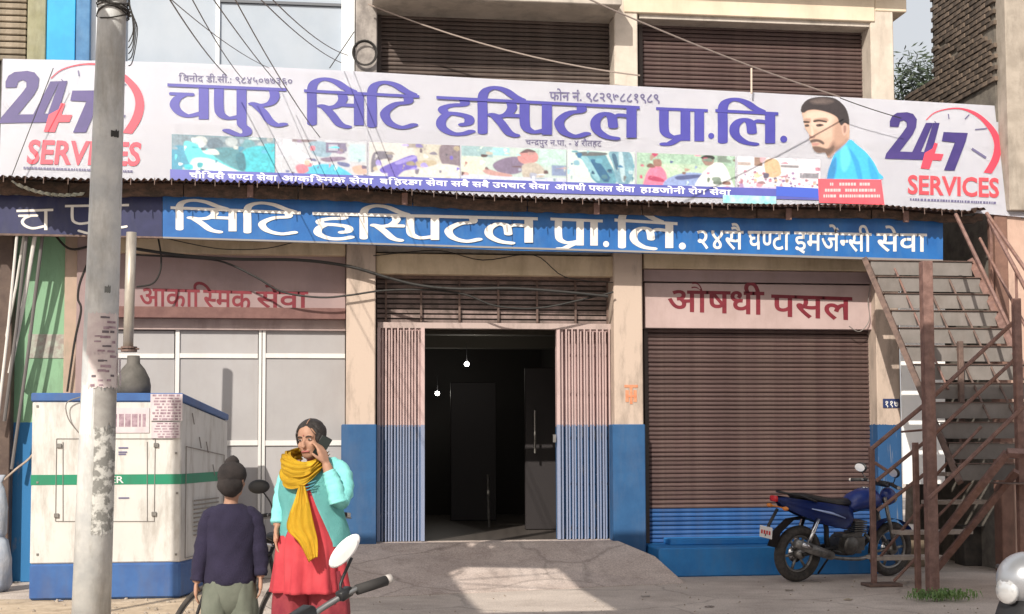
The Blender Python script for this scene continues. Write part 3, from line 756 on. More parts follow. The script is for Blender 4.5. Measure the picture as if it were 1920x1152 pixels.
skel(['प्र', 'ा'], (1232, 204, 262, 1325, 208, 266), 9.2, 3.2, vio, ban, PL, shiro=.85)
skel(['.'], (1324, 200, 260, 1344, 200, 260), 6, 5.5, vio, ban, PL)
skel(['ि', 'ल'], (1343, 208, 266, 1457, 214, 270), 9.6, 3.3, vio, ban, PL, shiro=.85)
skel(['.'], (1459, 208, 266, 1481, 208, 266), 7, 5.5, vio, ban, PL)
ink = mat('grey violet ink', (.12, .11, .22), .5)
fonttext(dev('विनोद डी.सी.: ९८४५०७७३६०'), (335, 141, 153, 548, 147, 159), ink, ban, PL, .01)
fonttext(dev('फोन नं. ९८२९७८८१९८९'), (1030, 172, 188, 1237, 177, 193), ink, ban, PL, .02)
fonttext(dev('चन्द्रपुर न.पा. - ४ रौतहट'), (985, 262, 272, 1128, 264, 275), ink, ban, PL, .004)
def sm(P, n=4): return [(q.x, q.y) for q in catmull([(x, y, 0) for x, y in P], n, True)]
# print strip of photographs
def flat(name, P, m, ex=.003): return mesh_from_polys(name, [P], m, ban, PL, ex)
def pm(n, a, b, sc=8): return mat('print ' + n, tuple(k * .72 for k in a), .5, tuple(min(1, k * 1.02) for k in b), 16 + sc, detail=7, contrast=(.36, .64))
def sy(px): return 252 + (300 - 252) * (px - 322) / (1540 - 322)      # top of strip
def by(px): return 322 + (362 - 322) * (px - 322) / (1540 - 322)      # bottom of the pictures
def rp(x, t): return (x, sy(x) + (by(x) - sy(x)) * t)
def pic(a, b, c1, c2, n, sc=5): flat('photo_print', [rp(a, 0), rp(b, 0), rp(b, 1), rp(a, 1)], pm(n, c1, c2, sc), .003)
def shp(pts, col, n, ex=.0045, col2=None): return mesh_from_polys('photo_print', [sm([rp(x, t) for x, t in pts], 3)], pm(n, col, col2 or tuple(c * .8 for c in col), 9), ban, PL, ex)
import numpy as np
def canvas(u0, u1, v0, v1, nu, nv, layers, tf, name, ex, base=None, grain=.05, seed=1, alpha=None):
    """a flat print: soft-edged colour areas painted on a fine grid of coloured points. layers: (points, colour, softness)"""
    U, V = np.meshgrid(np.linspace(u0, u1, nu), np.linspace(v0, v1, nv)); col = np.zeros((nv, nu, 3)); col[:] = base or (.6, .6, .6)
    rng = np.random.RandomState(seed)
    def nz(k):
        a = rng.rand(k[0] + 2, k[1] + 2); yi = np.linspace(0, k[0], nv); xi = np.linspace(0, k[1], nu); y0 = yi.astype(int); x0 = xi.astype(int); fy = (yi - y0)[:, None]; fx = (xi - x0)[None, :]
        A = a[y0][:, x0]; B = a[y0][:, x0 + 1]; Cc = a[y0 + 1][:, x0]; Dd = a[y0 + 1][:, x0 + 1]
        return A * (1 - fx) * (1 - fy) + B * fx * (1 - fy) + Cc * (1 - fx) * fy + Dd * fx * fy - .5
    def mask(P, soft):
        P = np.array(P, float); n = len(P); ins = np.zeros(U.shape, bool); dist = np.full(U.shape, 1e9)
        for i in range(n):
            (x1, y1), (x2, y2) = P[i], P[(i + 1) % n]
            c = ((y1 > V) != (y2 > V)) & (U < (x2 - x1) * (V - y1) / ((y2 - y1) if y2 != y1 else 1e-9) + x1); ins ^= c
            L2 = (x2 - x1) ** 2 + (y2 - y1) ** 2 + 1e-9; t = np.clip(((U - x1) * (x2 - x1) + (V - y1) * (y2 - y1)) / L2, 0, 1)
            dist = np.minimum(dist, np.hypot(U - x1 - t * (x2 - x1), V - y1 - t * (y2 - y1)))
        sd = np.where(ins, dist, -dist); return np.clip(sd / soft + .5, 0, 1)
    al = None
    for Lr in layers:
        P, c_, soft = Lr[:3]; P = [(q.x, q.y) for q in catmull([(a, b, 0) for a, b in P], 5, True)] if (len(Lr) < 4 or Lr[3]) else P
        m = mask(P, soft)[..., None]; tex = 1 + .5 * (Lr[4] if len(Lr) > 4 else .25) * (nz((max(2, nv // 5), max(2, nu // 5))) + nz((max(2, nv // 2), max(2, nu // 2))))[..., None]
        col = col * (1 - m) + np.array(c_) * tex * m
        if alpha is not None: al = m[..., 0] if al is None else np.maximum(al, m[..., 0])
    col = col * (1 + grain * nz((nv // 2, nu // 2))[..., None] * 2); col = np.clip(col * (.86 if name == 'photo_print' else 1), 0, .9)
    p0, n = PL; verts = [tf(u, v) for u, v in zip(U.ravel(), V.ravel())]
    vs = [tuple(atp(x, y, p0, n) + n * ex) for x, y in verts]
    fs = [(r * nu + c, (r + 1) * nu + c, (r + 1) * nu + c + 1, r * nu + c + 1) for r in range(nv - 1) for c in range(nu - 1) if al is None or al[r:r + 2, c:c + 2].mean() > .5]
    me = bpy.data.meshes.new(name); me.from_pydata(vs, [], fs); at_ = me.color_attributes.new('print', 'FLOAT_COLOR', 'POINT')
    at_.data.foreach_set('color', np.concatenate([col, np.ones((nv, nu, 1))], 2).ravel().astype('f'))
    m = MATS.get('colour print')
    if not m:
        m = bpy.data.materials.new('colour print'); m.use_nodes = True; MATS['colour print'] = m; va = m.node_tree.nodes.new('ShaderNodeVertexColor'); va.layer_name = 'print'
        m.node_tree.links.new(va.outputs[0], m.node_tree.nodes['Principled BSDF'].inputs['Base Color']); m.node_tree.nodes['Principled BSDF'].inputs['Roughness'].default_value = .5
    bm = NB(); bm.from_mesh(me)
    if al is not None: bmesh.ops.delete(bm, geom=[v for v in bm.verts if not v.link_faces], context='VERTS')
    bpy.data.meshes.remove(me); return obj(name, bm, m, ban)
def picture(a, b, base, layers, seed):
    LL = [([(a + (b - a) * x, y) for x, y in P], c, s_, sm_, tx) for P, c, s_, sm_, tx in layers]
    rg_ = random.Random(seed)
    for k in range(26):
        c = rg_.choice(layers)[1]; f = rg_.uniform(.55, 1.45); x, y = rg_.random(), rg_.random(); w_, h_ = rg_.uniform(.015, .07), rg_.uniform(.03, .13); sk = rg_.uniform(-.04, .04)
        LL.append(([(a + (b - a) * max(0, min(1, x + dx)), min(1, max(0, y + dy))) for dx, dy in ((-w_ / 2, -h_ / 2 + sk), (w_ / 2, -h_ / 2), (w_ / 2 + sk, h_ / 2), (-w_ / 2, h_ / 2))], tuple(min(.85, q * f) for q in c), 2.2, True, .5))
    LL = [([(x, y * 70) for x, y in P], c, s_, sm_, tx) for P, c, s_, sm_, tx in LL]
    canvas(a, b, 0, 70, int((b - a) / 1.3), 54, LL, lambda u, v: rp(u, v / 70), 'photo_print', .003, base, .10, seed)
def O(x, y, rx, ry, n=10, ph=0): return [(x + rx * math.cos(2 * PI * k / n + ph), y + ry * math.sin(2 * PI * k / n + ph)) for k in range(n)]
def Q(x0, y0, x1, y1): return [(x0, y0), (x1, y0), (x1, y1), (x0, y1)]
# operating theatre, teal gowns
picture(322, 515, (.13, .30, .36), [(Q(0, 0, 1, .35), (.17, .24, .30), 6, False, .9), (O(.28, .16, .07, .14), (.45, .50, .52), 2, True, .4), (O(.42, .22, .08, .16), (.10, .16, .22), 3, True, .6), (O(.58, .15, .06, .13), (.38, .44, .48), 3, True, .4), (O(.74, .2, .07, .14), (.12, .30, .36), 3, True, .5),
  ([(0, .4), (.12, .3), (.2, .6), (.16, 1.05), (0, 1.05)], (.05, .27, .42), 4, True, .4), ([(.12, .2), (.25, .25), (.42, .55), (.62, .8), (.7, 1.05), (.3, 1.05), (.16, .7)], (.10, .56, .62), 3, True, .5), ([(.2, .66), (.36, .62), (.56, .84), (.72, 1.05), (.22, 1.05)], (.60, .72, .74), 3, True, .3),
  ([(.38, .45), (.5, .3), (.66, .4), (.7, .9), (.56, .8)], (.07, .24, .30), 3, True, .7), ([(.68, .45), (.8, .25), (1.02, .2), (1.02, 1.05), (.75, 1.05)], (.04, .44, .54), 3, True, .6), ([(.3, .4), (.42, .36), (.46, .5), (.34, .5)], (.55, .60, .60), 2, True, .3), ([(.62, .5), (.7, .45), (.72, .85), (.66, .9)], (.03, .16, .22), 2, True, .6)], 3)
picture(517, 688, (.48, .50, .56), [(Q(0, 0, .3, .5), (.50, .52, .60), 4, False, .5), (Q(.18, 0, .45, .08), (.22, .17, .20), 2, False, .5), ([(.36, .1), (.52, .04), (.62, .2), (.58, .45), (.42, .42)], (.24, .36, .46), 3, True, .4), (Q(.55, .06, .78, .34), (.17, .15, .25), 2, False, .5), (Q(.58, .11, .68, .28), (.40, .42, .52), 1.5, False, .3), (Q(.8, .08, .98, .55), (.42, .60, .62), 4, False, .3),
  ([(.08, .1), (.16, .06), (.42, .62), (.62, .68), (.60, .80), (.38, .78), (.2, .5)], (.68, .70, .75), 2, True, .2), ([(.5, .5), (.72, .44), (.76, .52), (.56, .6)], (.2, .15, .24), 2, True, .5), ([(.3, .82), (.5, .66), (.7, .72), (.84, 1.05), (.3, 1.05)], (.07, .46, .66), 3, True, .4), ([(.22, .74), (.32, .68), (.36, .86), (.26, .96)], (.55, .18, .24), 3, True, .3), ([(.84, .72), (.95, .66), (1.0, .86), (.88, .9)], (.58, .36, .30), 3, True, .3), ([(.68, .58), (.8, .62), (.8, .72), (.7, .68)], (.12, .14, .3), 2, True, .4)], 5)
picture(692, 862, (.55, .54, .54), [(Q(.5, 0, .85, .5), (.50, .48, .42), 5, False, .4), (Q(.42, 0, .6, .12), (.3, .27, .25), 3, False, .4), ([(.8, 0), (1.02, 0), (1.02, .62), (.88, .7), (.78, .4)], (.20, .16, .20), 3, True, .5), ([(.05, .3), (.22, .26), (.26, .42), (.12, .5), (.06, .8), (.02, .8)], (.16, .15, .2), 2.5, True, .6), ([(.12, .74), (.3, .5), (.5, .32), (.53, .66), (.38, .78), (.27, 1.02), (.18, .9)], (.13, .10, .46), 2, True, .25), ([(.3, .52), (.5, .34), (.51, .42), (.32, .6)], (.28, .24, .6), 2, True, .2), ([(.55, .75), (.75, .55), (1.02, .62), (1.02, 1.05), (.5, 1.05)], (.60, .60, .58), 3, True, .3), ([(.52, .5), (.7, .44), (.74, .56), (.56, .66)], (.42, .36, .26), 3, True, .4), (Q(0, .86, .2, 1.05), (.7, .7, .74), 4, False, .2)], 7)
picture(865, 1062, (.46, .56, .54), [(Q(0, 0, .3, .3), (.28, .42, .46), 3, False, .4), (Q(.3, .02, .46, .24), (.30, .58, .62), 2, False, .3), (Q(.62, 0, 1, .5), (.42, .60, .56), 5, False, .6), (Q(0, .3, .2, .8), (.58, .62, .52), 5, False, .4), ([(.3, .5), (.42, .3), (.56, .28), (.6, .6), (.5, .76), (.36, .72)], (.19, .15, .24), 2.5, True, .3), ([(.54, .2), (.62, .06), (.72, .14), (.72, .36), (.62, .46), (.55, .38)], (.52, .24, .24), 2, True, .3), ([(.56, .14), (.63, .02), (.71, .1), (.6, .14)], (.12, .07, .08), 1.5, True, .3), ([(.58, .5), (.72, .42), (.8, .7), (.7, 1), (.6, .9)], (.44, .40, .35), 2.5, True, .4), ([(.2, .6), (.34, .7), (.48, .78), (.44, .86), (.24, .78)], (.46, .27, .26), 2, True, .3), ([(0, .82), (.5, .84), (1.02, .84), (1.02, 1.05), (0, 1.05)], (.52, .56, .72), 3, True, .3), (Q(.86, .46, 1, .76), (.20, .26, .42), 3, False, .4), ([(.1, .46), (.2, .44), (.22, .66), (.12, .68)], (.62, .58, .5), 3, True, .3)], 9)
picture(1064, 1190, (.55, .66, .63), [([(.12, .1), (.5, .04), (.62, .3), (.74, .85), (.55, 1.02), (.36, .8), (.3, .4)], (.11, .29, .38), 2.5, True, .4), ([(.34, .3), (.46, .3), (.62, .72), (.6, .86), (.5, .8)], (.03, .12, .24), 2, True, .3), ([(.2, .2), (.3, .2), (.48, .8), (.4, .8)], (.24, .46, .54), 2, True, .3), ([(.14, .06), (.55, .04), (.55, .12), (.2, .16)], (.12, .13, .14), 2, True, .4), ([(.62, .02), (.92, .0), (.99, .5), (.9, .95), (.74, .9), (.68, .4)], (.17, .33, .42), 2.5, True, .6), ([(.76, .05), (.82, .05), (.86, .8), (.8, .8)], (.42, .56, .62), 2, True, .3), ([(.66, .1), (.72, .1), (.76, .5), (.72, .5)], (.05, .12, .2), 1.5, True, .3)], 11)
picture(1194, 1378, (.36, .50, .38), [(Q(0, 0, 1, .3), (.34, .50, .40), 5, False, .7), (Q(.2, .3, .7, .7), (.44, .58, .44), 6, False, .6), ([(.08, .74), (.14, .42), (.22, .34), (.3, .6), (.28, 1.05), (.08, 1.05)], (.74, .20, .32), 2.5, True, .3), ([(.14, .66), (.26, .74), (.27, .84), (.12, .78)], (.40, .05, .12), 2, True, .2), ([(.17, .2), (.24, .18), (.25, .36), (.18, .38)], (.30, .17, .14), 2, True, .3), ([(.3, .76), (.5, .54), (.7, .56), (.74, .7), (.66, 1.02), (.3, 1.02)], (.26, .34, .60), 2.5, True, .4), ([(.4, .66), (.62, .58), (.68, .64), (.44, .76)], (.08, .10, .24), 2, True, .3), ([(.68, .5), (.8, .2), (.9, .3), (.98, .85), (1.0, 1.05), (.6, 1.05)], (.70, .74, .74), 2.5, True, .15), ([(.66, .1), (.72, .02), (.78, .1), (.77, .26), (.70, .3)], (.30, .20, .17), 2, True, .3), ([(.65, .08), (.72, -.02), (.79, .04), (.78, .12), (.7, .12)], (.03, .03, .03), 1.5, True, .3), (Q(.82, 0, .96, .2), (.20, .26, .22), 3, False, .4)], 13)
lay = [(Q(0, 0, 1, 1), (.74, .73, .80), 3, False, .02)]
rr_ = random.Random(4)
for k in range(120):
    x = rr_.random(); y = .42 + .55 * rr_.random(); c = rr_.choice([(.40, .18, .24), (.5, .30, .34), (.28, .18, .34), (.60, .54, .60), (.66, .28, .38), (.16, .14, .22), (.60, .44, .30), (.7, .6, .66)]); r = rr_.uniform(.008, .022)
    lay.append((O(x, y, r, r * 2.2, 6), c, 1.6, True, .3))
lay += [(Q(.2, .0, .3, .26), (.30, .20, .16), 2, False, .4), ([(.33, .1), (.48, .06), (.52, .5), (.36, .56)], (.62, .42, .26), 2, True, .3), (Q(.34, -.1, .46, .0), (.25, .22, .24), 2, False, .3), (Q(.52, .2, .74, .28), (.25, .24, .26), 2, False, .3), (Q(0, .16, .16, .26), (.45, .38, .36), 2, False, .3), (Q(.75, .42, .98, .58), (.26, .26, .30), 2, False, .6), ([(0, .9), (.5, .86), (1, .92), (1, 1.02), (0, 1.02)], (.55, .5, .68), 3, True, .5)]
picture(1383, 1538, (.74, .73, .80), lay, 17)
def s1(x): return 318 + (357 - 318) * (x - 320) / (1535 - 320)
vs = mat('violet strip print', (.075, .085, .34), .45, (.09, .10, .40), 3)
flat('caption_strip', [(319, s1(319)), (700, s1(700)), (1535, s1(1535)), (1535, s1(1535) + 19), (700, s1(700) + 24), (319, s1(319) + 20)], vs, .0062)
wt = mat('white print', (.78, .78, .84), .5)
for (a, b, t) in ((355, 520, 'चौबिसै घण्टा सेवा'), (528, 700, 'आकस्मिक सेवा'), (712, 880, 'बहिरङ्ग सेवा सबै'), (885, 1030, 'सबै उपचार सेवा'), (1040, 1190, 'औषधी पसल सेवा'), (1200, 1370, 'हाडजोर्नी रोग सेवा')):
    fonttext(dev(t), (a, s1(a) + 5, s1(a) + 15, b, s1(b) + 5, s1(b) + 15), wt, ban, PL, .02, ex=.0085)
flat('caption_strip', [(1455, 350), (1534, 354), (1534, 372), (1455, 368)], mat('strong blue print', (.05, .10, .50), .5), .0070)
flat('caption_strip', [(1355, 366), (1455, 369), (1455, 384), (1355, 381)], mat('teal print', (.20, .52, .56), .5, (.45, .6, .65), 9), .0074)
# portrait of a man in a blue shirt, flat print
def cr(P): return [(1400 + x / 3.692, 160 + y / 3.692) for x, y in P]
def sm(P, n=4): return [(q.x, q.y) for q in catmull([(x, y, 0) for x, y in P], n, True)]
SH = [(555, 655), (560, 640), (575, 565), (600, 490), (645, 425), (715, 378), (760, 410), (830, 470), (880, 535), (912, 600), (922, 655)]
FACE = [(388, 178), (480, 140), (620, 160), (700, 240), (712, 330), (700, 385), (650, 430), (600, 470), (565, 505), (545, 468), (500, 470), (470, 455), (452, 425), (444, 395), (430, 372), (438, 352), (420, 325), (402, 296), (396, 262), (388, 225)]
PT = [(SH, (.05, .40, .76), 5, True, .2), ([(555, 655), (568, 570), (612, 500), (622, 560), (600, 655)], (.03, .20, .44), 14, True, .3), ([(700, 430), (770, 520), (800, 650), (770, 650), (740, 540)], (.03, .28, .58), 12, True, .2), ([(650, 440), (690, 420), (720, 520), (680, 600), (650, 560)], (.10, .50, .86), 18, True, .2), ([(840, 500), (900, 600), (910, 650), (860, 650)], (.03, .30, .62), 14, True, .2),
 (FACE, (.50, .335, .26), 4, True, .08), ([(610, 380), (700, 370), (660, 430), (600, 480), (575, 505), (550, 470), (570, 430)], (.24, .145, .115), 22, True, .1), ([(420, 190), (520, 180), (600, 220), (560, 300), (470, 300), (410, 240)], (.60, .43, .35), 30, True, .05), ([(500, 300), (580, 300), (590, 350), (520, 370)], (.56, .38, .30), 26, True, .05),
 ([(620, 250), (690, 260), (690, 380), (620, 420), (600, 340)], (.40, .25, .19), 30, True, .08), ([(400, 235), (440, 232), (440, 262), (402, 262)], (.36, .23, .18), 12, True, .05), ([(468, 236), (545, 228), (560, 250), (475, 258)], (.34, .21, .16), 12, True, .05),
 ([(392, 250), (432, 252), (430, 262), (396, 262)], (.04, .025, .02), 5, True, .1), ([(462, 246), (500, 240), (552, 250), (550, 260), (500, 252), (466, 258)], (.045, .03, .025), 5, True, .1), ([(402, 276), (426, 272), (432, 286), (408, 290)], (.06, .04, .035), 6, True, .1), ([(480, 274), (510, 268), (534, 278), (510, 288), (486, 288)], (.07, .045, .04), 7, True, .1), ([(500, 275), (512, 273), (514, 283), (502, 284)], (.02, .012, .01), 4, True, .1),
 ([(444, 290), (458, 300), (462, 346), (448, 352)], (.62, .44, .36), 10, True, .03), ([(428, 340), (452, 356), (474, 352), (468, 368), (440, 368)], (.28, .16, .13), 9, True, .05), ([(438, 384), (470, 374), (510, 380), (536, 400), (528, 412), (490, 394), (446, 400)], (.10, .065, .055), 9, True, .2), ([(452, 404), (480, 402), (506, 406), (484, 418), (460, 418)], (.40, .20, .18), 6, True, .05), ([(455, 428), (490, 424), (560, 440), (600, 420), (600, 450), (560, 490), (540, 466), (500, 472), (468, 458)], (.12, .075, .06), 12, True, .3),
 ([(656, 276), (684, 262), (702, 290), (694, 330), (676, 352), (660, 330)], (.50, .32, .26), 6, True, .05), ([(670, 286), (686, 284), (686, 322), (672, 330)], (.28, .16, .13), 8, True, .05),
 ([(374, 182), (382, 140), (425, 98), (510, 80), (610, 92), (680, 150), (708, 225), (706, 275), (680, 262), (656, 280), (640, 262), (622, 222), (560, 190), (480, 172), (425, 176), (396, 192)], (.030, .022, .024), 8, True, .5), ([(440, 110), (520, 92), (600, 110), (560, 130), (470, 130)], (.10, .075, .07), 20, True, .5)]
PTp = [([(1400 + x / 3.692, 160 + y / 3.692) for x, y in L_[0]], L_[1], L_[2] / 3.692) + tuple(L_[3:]) for L_ in PT]
canvas(1496, 1656, 176, 342, 200, 208, PTp, lambda u, v: (u, v), 'portrait_print', .0048, (.6, .6, .65), .04, 21, alpha=True)
flat('caption_box', cr([(492, 650), (930, 655), (952, 830), (500, 815)]), mat('coral red print', (.70, .07, .10), .5, (.76, .10, .13), 3), .0078)
for r, (y, segs) in enumerate(((688, ((575, 610), (640, 760), (780, 860))), (730, ((540, 660), (680, 760), (775, 900))), (770, ((530, 620), (640, 930))))):
    for a, b in segs:
        x = a
        while x < b - 8:
            l = random.uniform(8, 20); flat('caption_mark', cr([(x, y - 11), (x + l, y - 11), (x + l, y + 9), (x, y + 9)]), mat('pale red ink', (.80, .45, .46), .5), .0088); x += l + random.uniform(3, 6)
# clock logos
ind = mat('indigo print', (.035, .022, .14), .5, (.05, .03, .17), 4); red = mat('red print', (.72, .05, .09), .5, (.62, .05, .09), 4); darkred = mat('crimson print', (.55, .06, .08), .5)
def logo(T):
    def fl(P, m, ex): return flat('logo_print', [T(x, y) for x, y in cr(P)], m, ex)
    two = [(990, 288), (990, 250), (1006, 214), (1040, 192), (1110, 188), (1152, 200), (1178, 238), (1172, 292), (1150, 340), (1060, 460), (1170, 464), (1160, 516), (955, 510), (965, 475), (1078, 330), (1106, 290), (1106, 258), (1086, 244), (1062, 252), (1050, 290)]
    fl(two, ind, .0036)
    fl([(1240, 262), (1290, 262), (1205, 462), (1245, 464), (1235, 518), (1130, 516), (1142, 470)], ind, .0040)
    fl([(1290, 262), (1335, 262), (1312, 350), (1280, 470), (1225, 468)], ind, .0044)
    fl([(1300, 400), (1322, 405), (1300, 474), (1362, 478), (1345, 522), (1285, 520), (1264, 582), (1203, 576), (1232, 470), (1285, 440)], red, .0048)
    fl([(1362, 325), (1530, 332), (1515, 392), (1438, 592), (1365, 590), (1440, 398), (1350, 388)], ind, .0040)
    O = [(1240, 240), (1300, 188), (1400, 160), (1500, 160), (1600, 195), (1690, 270), (1745, 350), (1762, 440), (1742, 530), (1695, 612)]
    I = [(1244, 244), (1302, 194), (1400, 168), (1500, 172), (1600, 225), (1668, 300), (1704, 370), (1712, 440), (1690, 520), (1640, 605)]
    O = [(q.x, q.y) for q in catmull([(a, b, 0) for a, b in O], 4)]; I = [(q.x, q.y) for q in catmull([(a, b, 0) for a, b in I], 4)]
    polys = [[T(*cr([p])[0]) for p in (O[i], O[i + 1], I[i + 1], I[i])] for i in range(len(O) - 1)]
    mesh_from_polys('logo_print', polys, red, ban, PL, .0034, 0)
    def tick(a, b, wd, m=ink):
        d = Vector((b[0] - a[0], b[1] - a[1])).normalized(); n = Vector((-d.y, d.x)) * wd
        fl([(a[0] + n.x, a[1] + n.y), (b[0] + n.x, b[1] + n.y), (b[0] - n.x, b[1] - n.y), (a[0] - n.x, a[1] - n.y)], m, .0040)
    tick((1395, 200), (1400, 236), 4); tick((1540, 205), (1510, 236), 4); tick((1580, 308), (1662, 300), 4); tick((1558, 440), (1656, 504), 8); tick((1300, 250), (1320, 275), 3)
logo(lambda x, y: (x, y))
TL = lambda x, y: (50 + (x - 1700) * 1.243, 134 + ((y - 211) - .05 * (x - 1690)) * 1.10)
logo(TL)
fonttext(['SERVICES'], (1702, 329, 363, 1873, 335, 370), darkred, ban, PL, .026, em=(0, .70), ex=.004)
fonttext(['SERVICES'], (52, 263, 306, 264, 268, 310), red, ban, PL, .026, em=(0, .70), ex=.004, shear=.12)
for (a, b, y0, y1, st) in ((1706, 1866, 374, 381, 3.4), (44, 250, 315, 322, 5)):
    x = a
    while x < b:
        l = random.uniform(2, 5); y = y0 + (y1 - y0) * (x - a) / (b - a)
        flat('logo_print', [(x, y - 2), (x + l, y - 2), (x + l, y + 2.2), (x, y + 2.2)], ink, .0038); x += l + random.uniform(1, 2.5)

# short bracket above the banner
tag(obj('thin_rod', tb([at(1409, 128, -.5), at(1409, 176, -.5)], .012, 6), mat('pale rod', (.6, .5, .42), .6)), 'thin pale upright rod above the banner before the right upper shutter', 'rod')

# ------------------------------------------------------------ unseen canopy, added to shade the forecourt; its gap lets in one sun patch
can = thing('added_shade_canopy', 'unseen tarpaulin canopy added to shade the forecourt, left open for one sun patch', 'canopy', (2, -8.5, 0))
tarp = mat('grey tarpaulin', (.16, .17, .18), .8, (.22, .23, .24), 3, .2)
CZ = 5.6
for (x0, x1, y0, y1) in ((-3.9, -2.20, -12.4, -6.25), (-2.19, -.86, -12.4, -10.4), (-2.19, -1.83, -7.45, -6.25), (-1.82, -1.39, -7.45, -6.60), (-1.82, -1.72, -6.60, -6.25), (-1.44, -1.395, -6.60, -6.25), (-1.388, -.86, -7.45, -6.25), (-.85, 9.0, -12.4, -6.25)):
    obj('sheet', bx((x0, y0, CZ), (x1, y1, CZ + .012)), tarp, can)
bamb = mat('bamboo', (.30, .22, .11), .6, (.36, .28, .15), 5)
for x, y in ((-3.85, -6.3), (-3.85, -12.3), (8.9, -6.3), (8.9, -12.3), (4.8, -12.3)): obj('pole', tb([(x, y, 0), (x, y, CZ)], .05, 8), bamb, can)
for a, b in (((-3.9, -6.3), (9, -6.3)), ((-3.9, -12.35), (9, -12.35)), ((-2.195, -6.25), (-2.195, -12.4)), ((-.855, -6.25), (-.855, -12.4))): obj('purlin', tb([(*a, CZ - .03), (*b, CZ - .03)], .03, 6), bamb, can)
for a, b in (((-2.2, -8.1), (-.86, -7.6)), ((-2.2, -8.2), (-.86, -8.5))): obj('rope', tb([(*a, CZ - .02), (*b, CZ - .02)], .012, 6), bamb, can)

# ------------------------------------------------------------ neighbour on the right: brick side wall, plaster front
nbx = at(1878, 300, -.6).x                 # plane of its left-facing side wall
mort = mat('grey mortar', (.13, .115, .10), .95, (.20, .18, .155), 7, .5)
nb = thing('brick_building', 'neighbouring building on the right with bare dark brick side wall and pink plaster front', 'building', (nbx + .5, 1, 0))
zt = at(1880, -120, -.6).z; zbk = at(1800, 200, 1.5).z
def yfar(px):
    lo, hi = -1.0, 30.0
    for _ in range(40):
        m_ = (lo + hi) / 2
        if at(px, 100, m_).x > nbx: hi = m_
        else: lo = m_
    return lo
YF1, YF2 = yfar(1747), yfar(1692); zst = at(1720, 150, YF1).z
obj('wall', bx((nbx + .02, -.45, 0), (nbx + 3, YF2, zst), .0), mort, nb)
obj('wall', bx((nbx + .021, -.45, zst), (nbx + 3, YF1, zt), .0), mort, nb)
brm = mat('weathered brick', (.085, .062, .05), .95, (.15, .115, .09), 5, .6, rand=.35, dirt=.6, dirtcol=(.05, .045, .04))
me = bpy.data.meshes.new('brick'); b = NB(); box(b, (-.012, -.105, -.028), (.03, .105, .028)); bev(b, .004); b.to_mesh(me); b.free(); me.materials.append(brm)
z = zbk - .15; r = 0; nbk = 0; extra = NB()
while z < zt:
    y = -.40 + (.12 if r % 2 else 0)
    while y < (YF2 if z < zst else YF1) - .1:
        pr = RM.inverted() @ (Vector((nbx, y, z)) - CP); py_ = 576 - F * (pr.y / -pr.z - SHIFT * 1920 / F); px_ = 960 + F * pr.x / -pr.z
        if -60 < py_ < 200 and random.random() > .02:
            if nbk < 298 and py_ > -12:
                inst('brick', me, nb, (nbx + random.uniform(-.006, .006), y, z + random.uniform(-.003, .003)), (random.uniform(-.02, .02), 0, random.uniform(-.04, .04))); nbk += 1
            else: box(extra, (nbx - .012, y - .105, z - .028), (nbx + .025, y + .105, z + .028))
        y += .226
    z += .071; r += 1
tag(obj('brick', extra, brm, nb), kind='stuff')
plm = mat('pink plaster front', (.46, .31, .25), .9, (.54, .38, .31), 2, .3, dirt=.6, dirtcol=(.22, .15, .12))
obj('front_wall', bx((nbx + .05, -.6, 0), (nbx + 3, -.46, at(1890, 402, -.6).z), .01), plm, nb)
obj('corner_pillar', bx((nbx - .12, -.62, 0), (nbx + .045, -.42, at(1890, 402, -.6).z), .01), mat('brown pillar paint', (.16, .085, .065), .8, (.22, .12, .09), 6, .3, dirt=.5), nb)
obj('upper_pillar', bx((nbx + .03, -.72, at(1890, 395, -.7).z), (nbx + 3, -.47, zt), .01), mat('grey upper plaster', (.30, .26, .22), .9, (.40, .35, .30), 4, .3, dirt=.5), nb)

# passage wall behind the stair and what stands in the passage
xr0, xr1 = XR + .02, nbx
obj_pw = obj('passage_wall', bx((xr0, 3.2, 0), (xr1, 3.4, 4.6), .01), mat('grimy passage wall', (.13, .11, .10), .95, (.20, .17, .15), 3, .5, dirt=.7, dirtcol=(.05, .04, .035)))
tag(obj_pw, 'dark grimy wall closing the passage behind the iron staircase', 'wall')
bm = quadbox([(1687, 560), (1772, 560), (1772, 908), (1694, 908)], -.05, .02)
ws = obj('white_sheet', bm, mat('bright white sheet', (.9, .9, .9), .6)); tag(ws, 'bright white board standing upright behind the stair post', 'board')
bm = NB()
for i in range(3): box(bm, (at(1790 + i * 34, 900, .6).x, .6, 0), (at(1818 + i * 34, 900, .6).x, .75, .6 + .25 * (i % 2)))
# clutter under the stairs: cartons and a bucket
ct = mat('dull cardboard', (.16, .12, .085), .9, (.22, .17, .12), 6, .2, dirt=.5)
bm.free()
for (px, py, w_, h_, d_, lab, m) in ((1700, 1000, .34, .42, .3, 'dusty carton under the low stair flight, nearest the blue motorcycle', ct), (1835, 1000, .5, .5, .4, 'dark crate under the stair landing beside the brick house', mat('dark crate', (.05, .045, .045), .8, (.09, .08, .07), 6)), (1880, 1020, .3, .3, .3, 'small brown carton at the right end under the stairs', ct)):
    p = at(px, py, .4); root = thing('carton' if 'carton' in lab else 'crate', lab, 'carton' if 'carton' in lab else 'crate', (p.x, .4, 0), (0, 0, random.uniform(-.3, .3)))
    o = obj('side', bx((-w_ / 2, -d_ / 2, 0), (w_ / 2, d_ / 2, h_), .008), m, root, False)
    obj('flap', bx((-w_ / 2, -d_ / 2 - .1, h_ - .004), (w_ / 2, -d_ / 2, h_ + .004)), m, root, False)
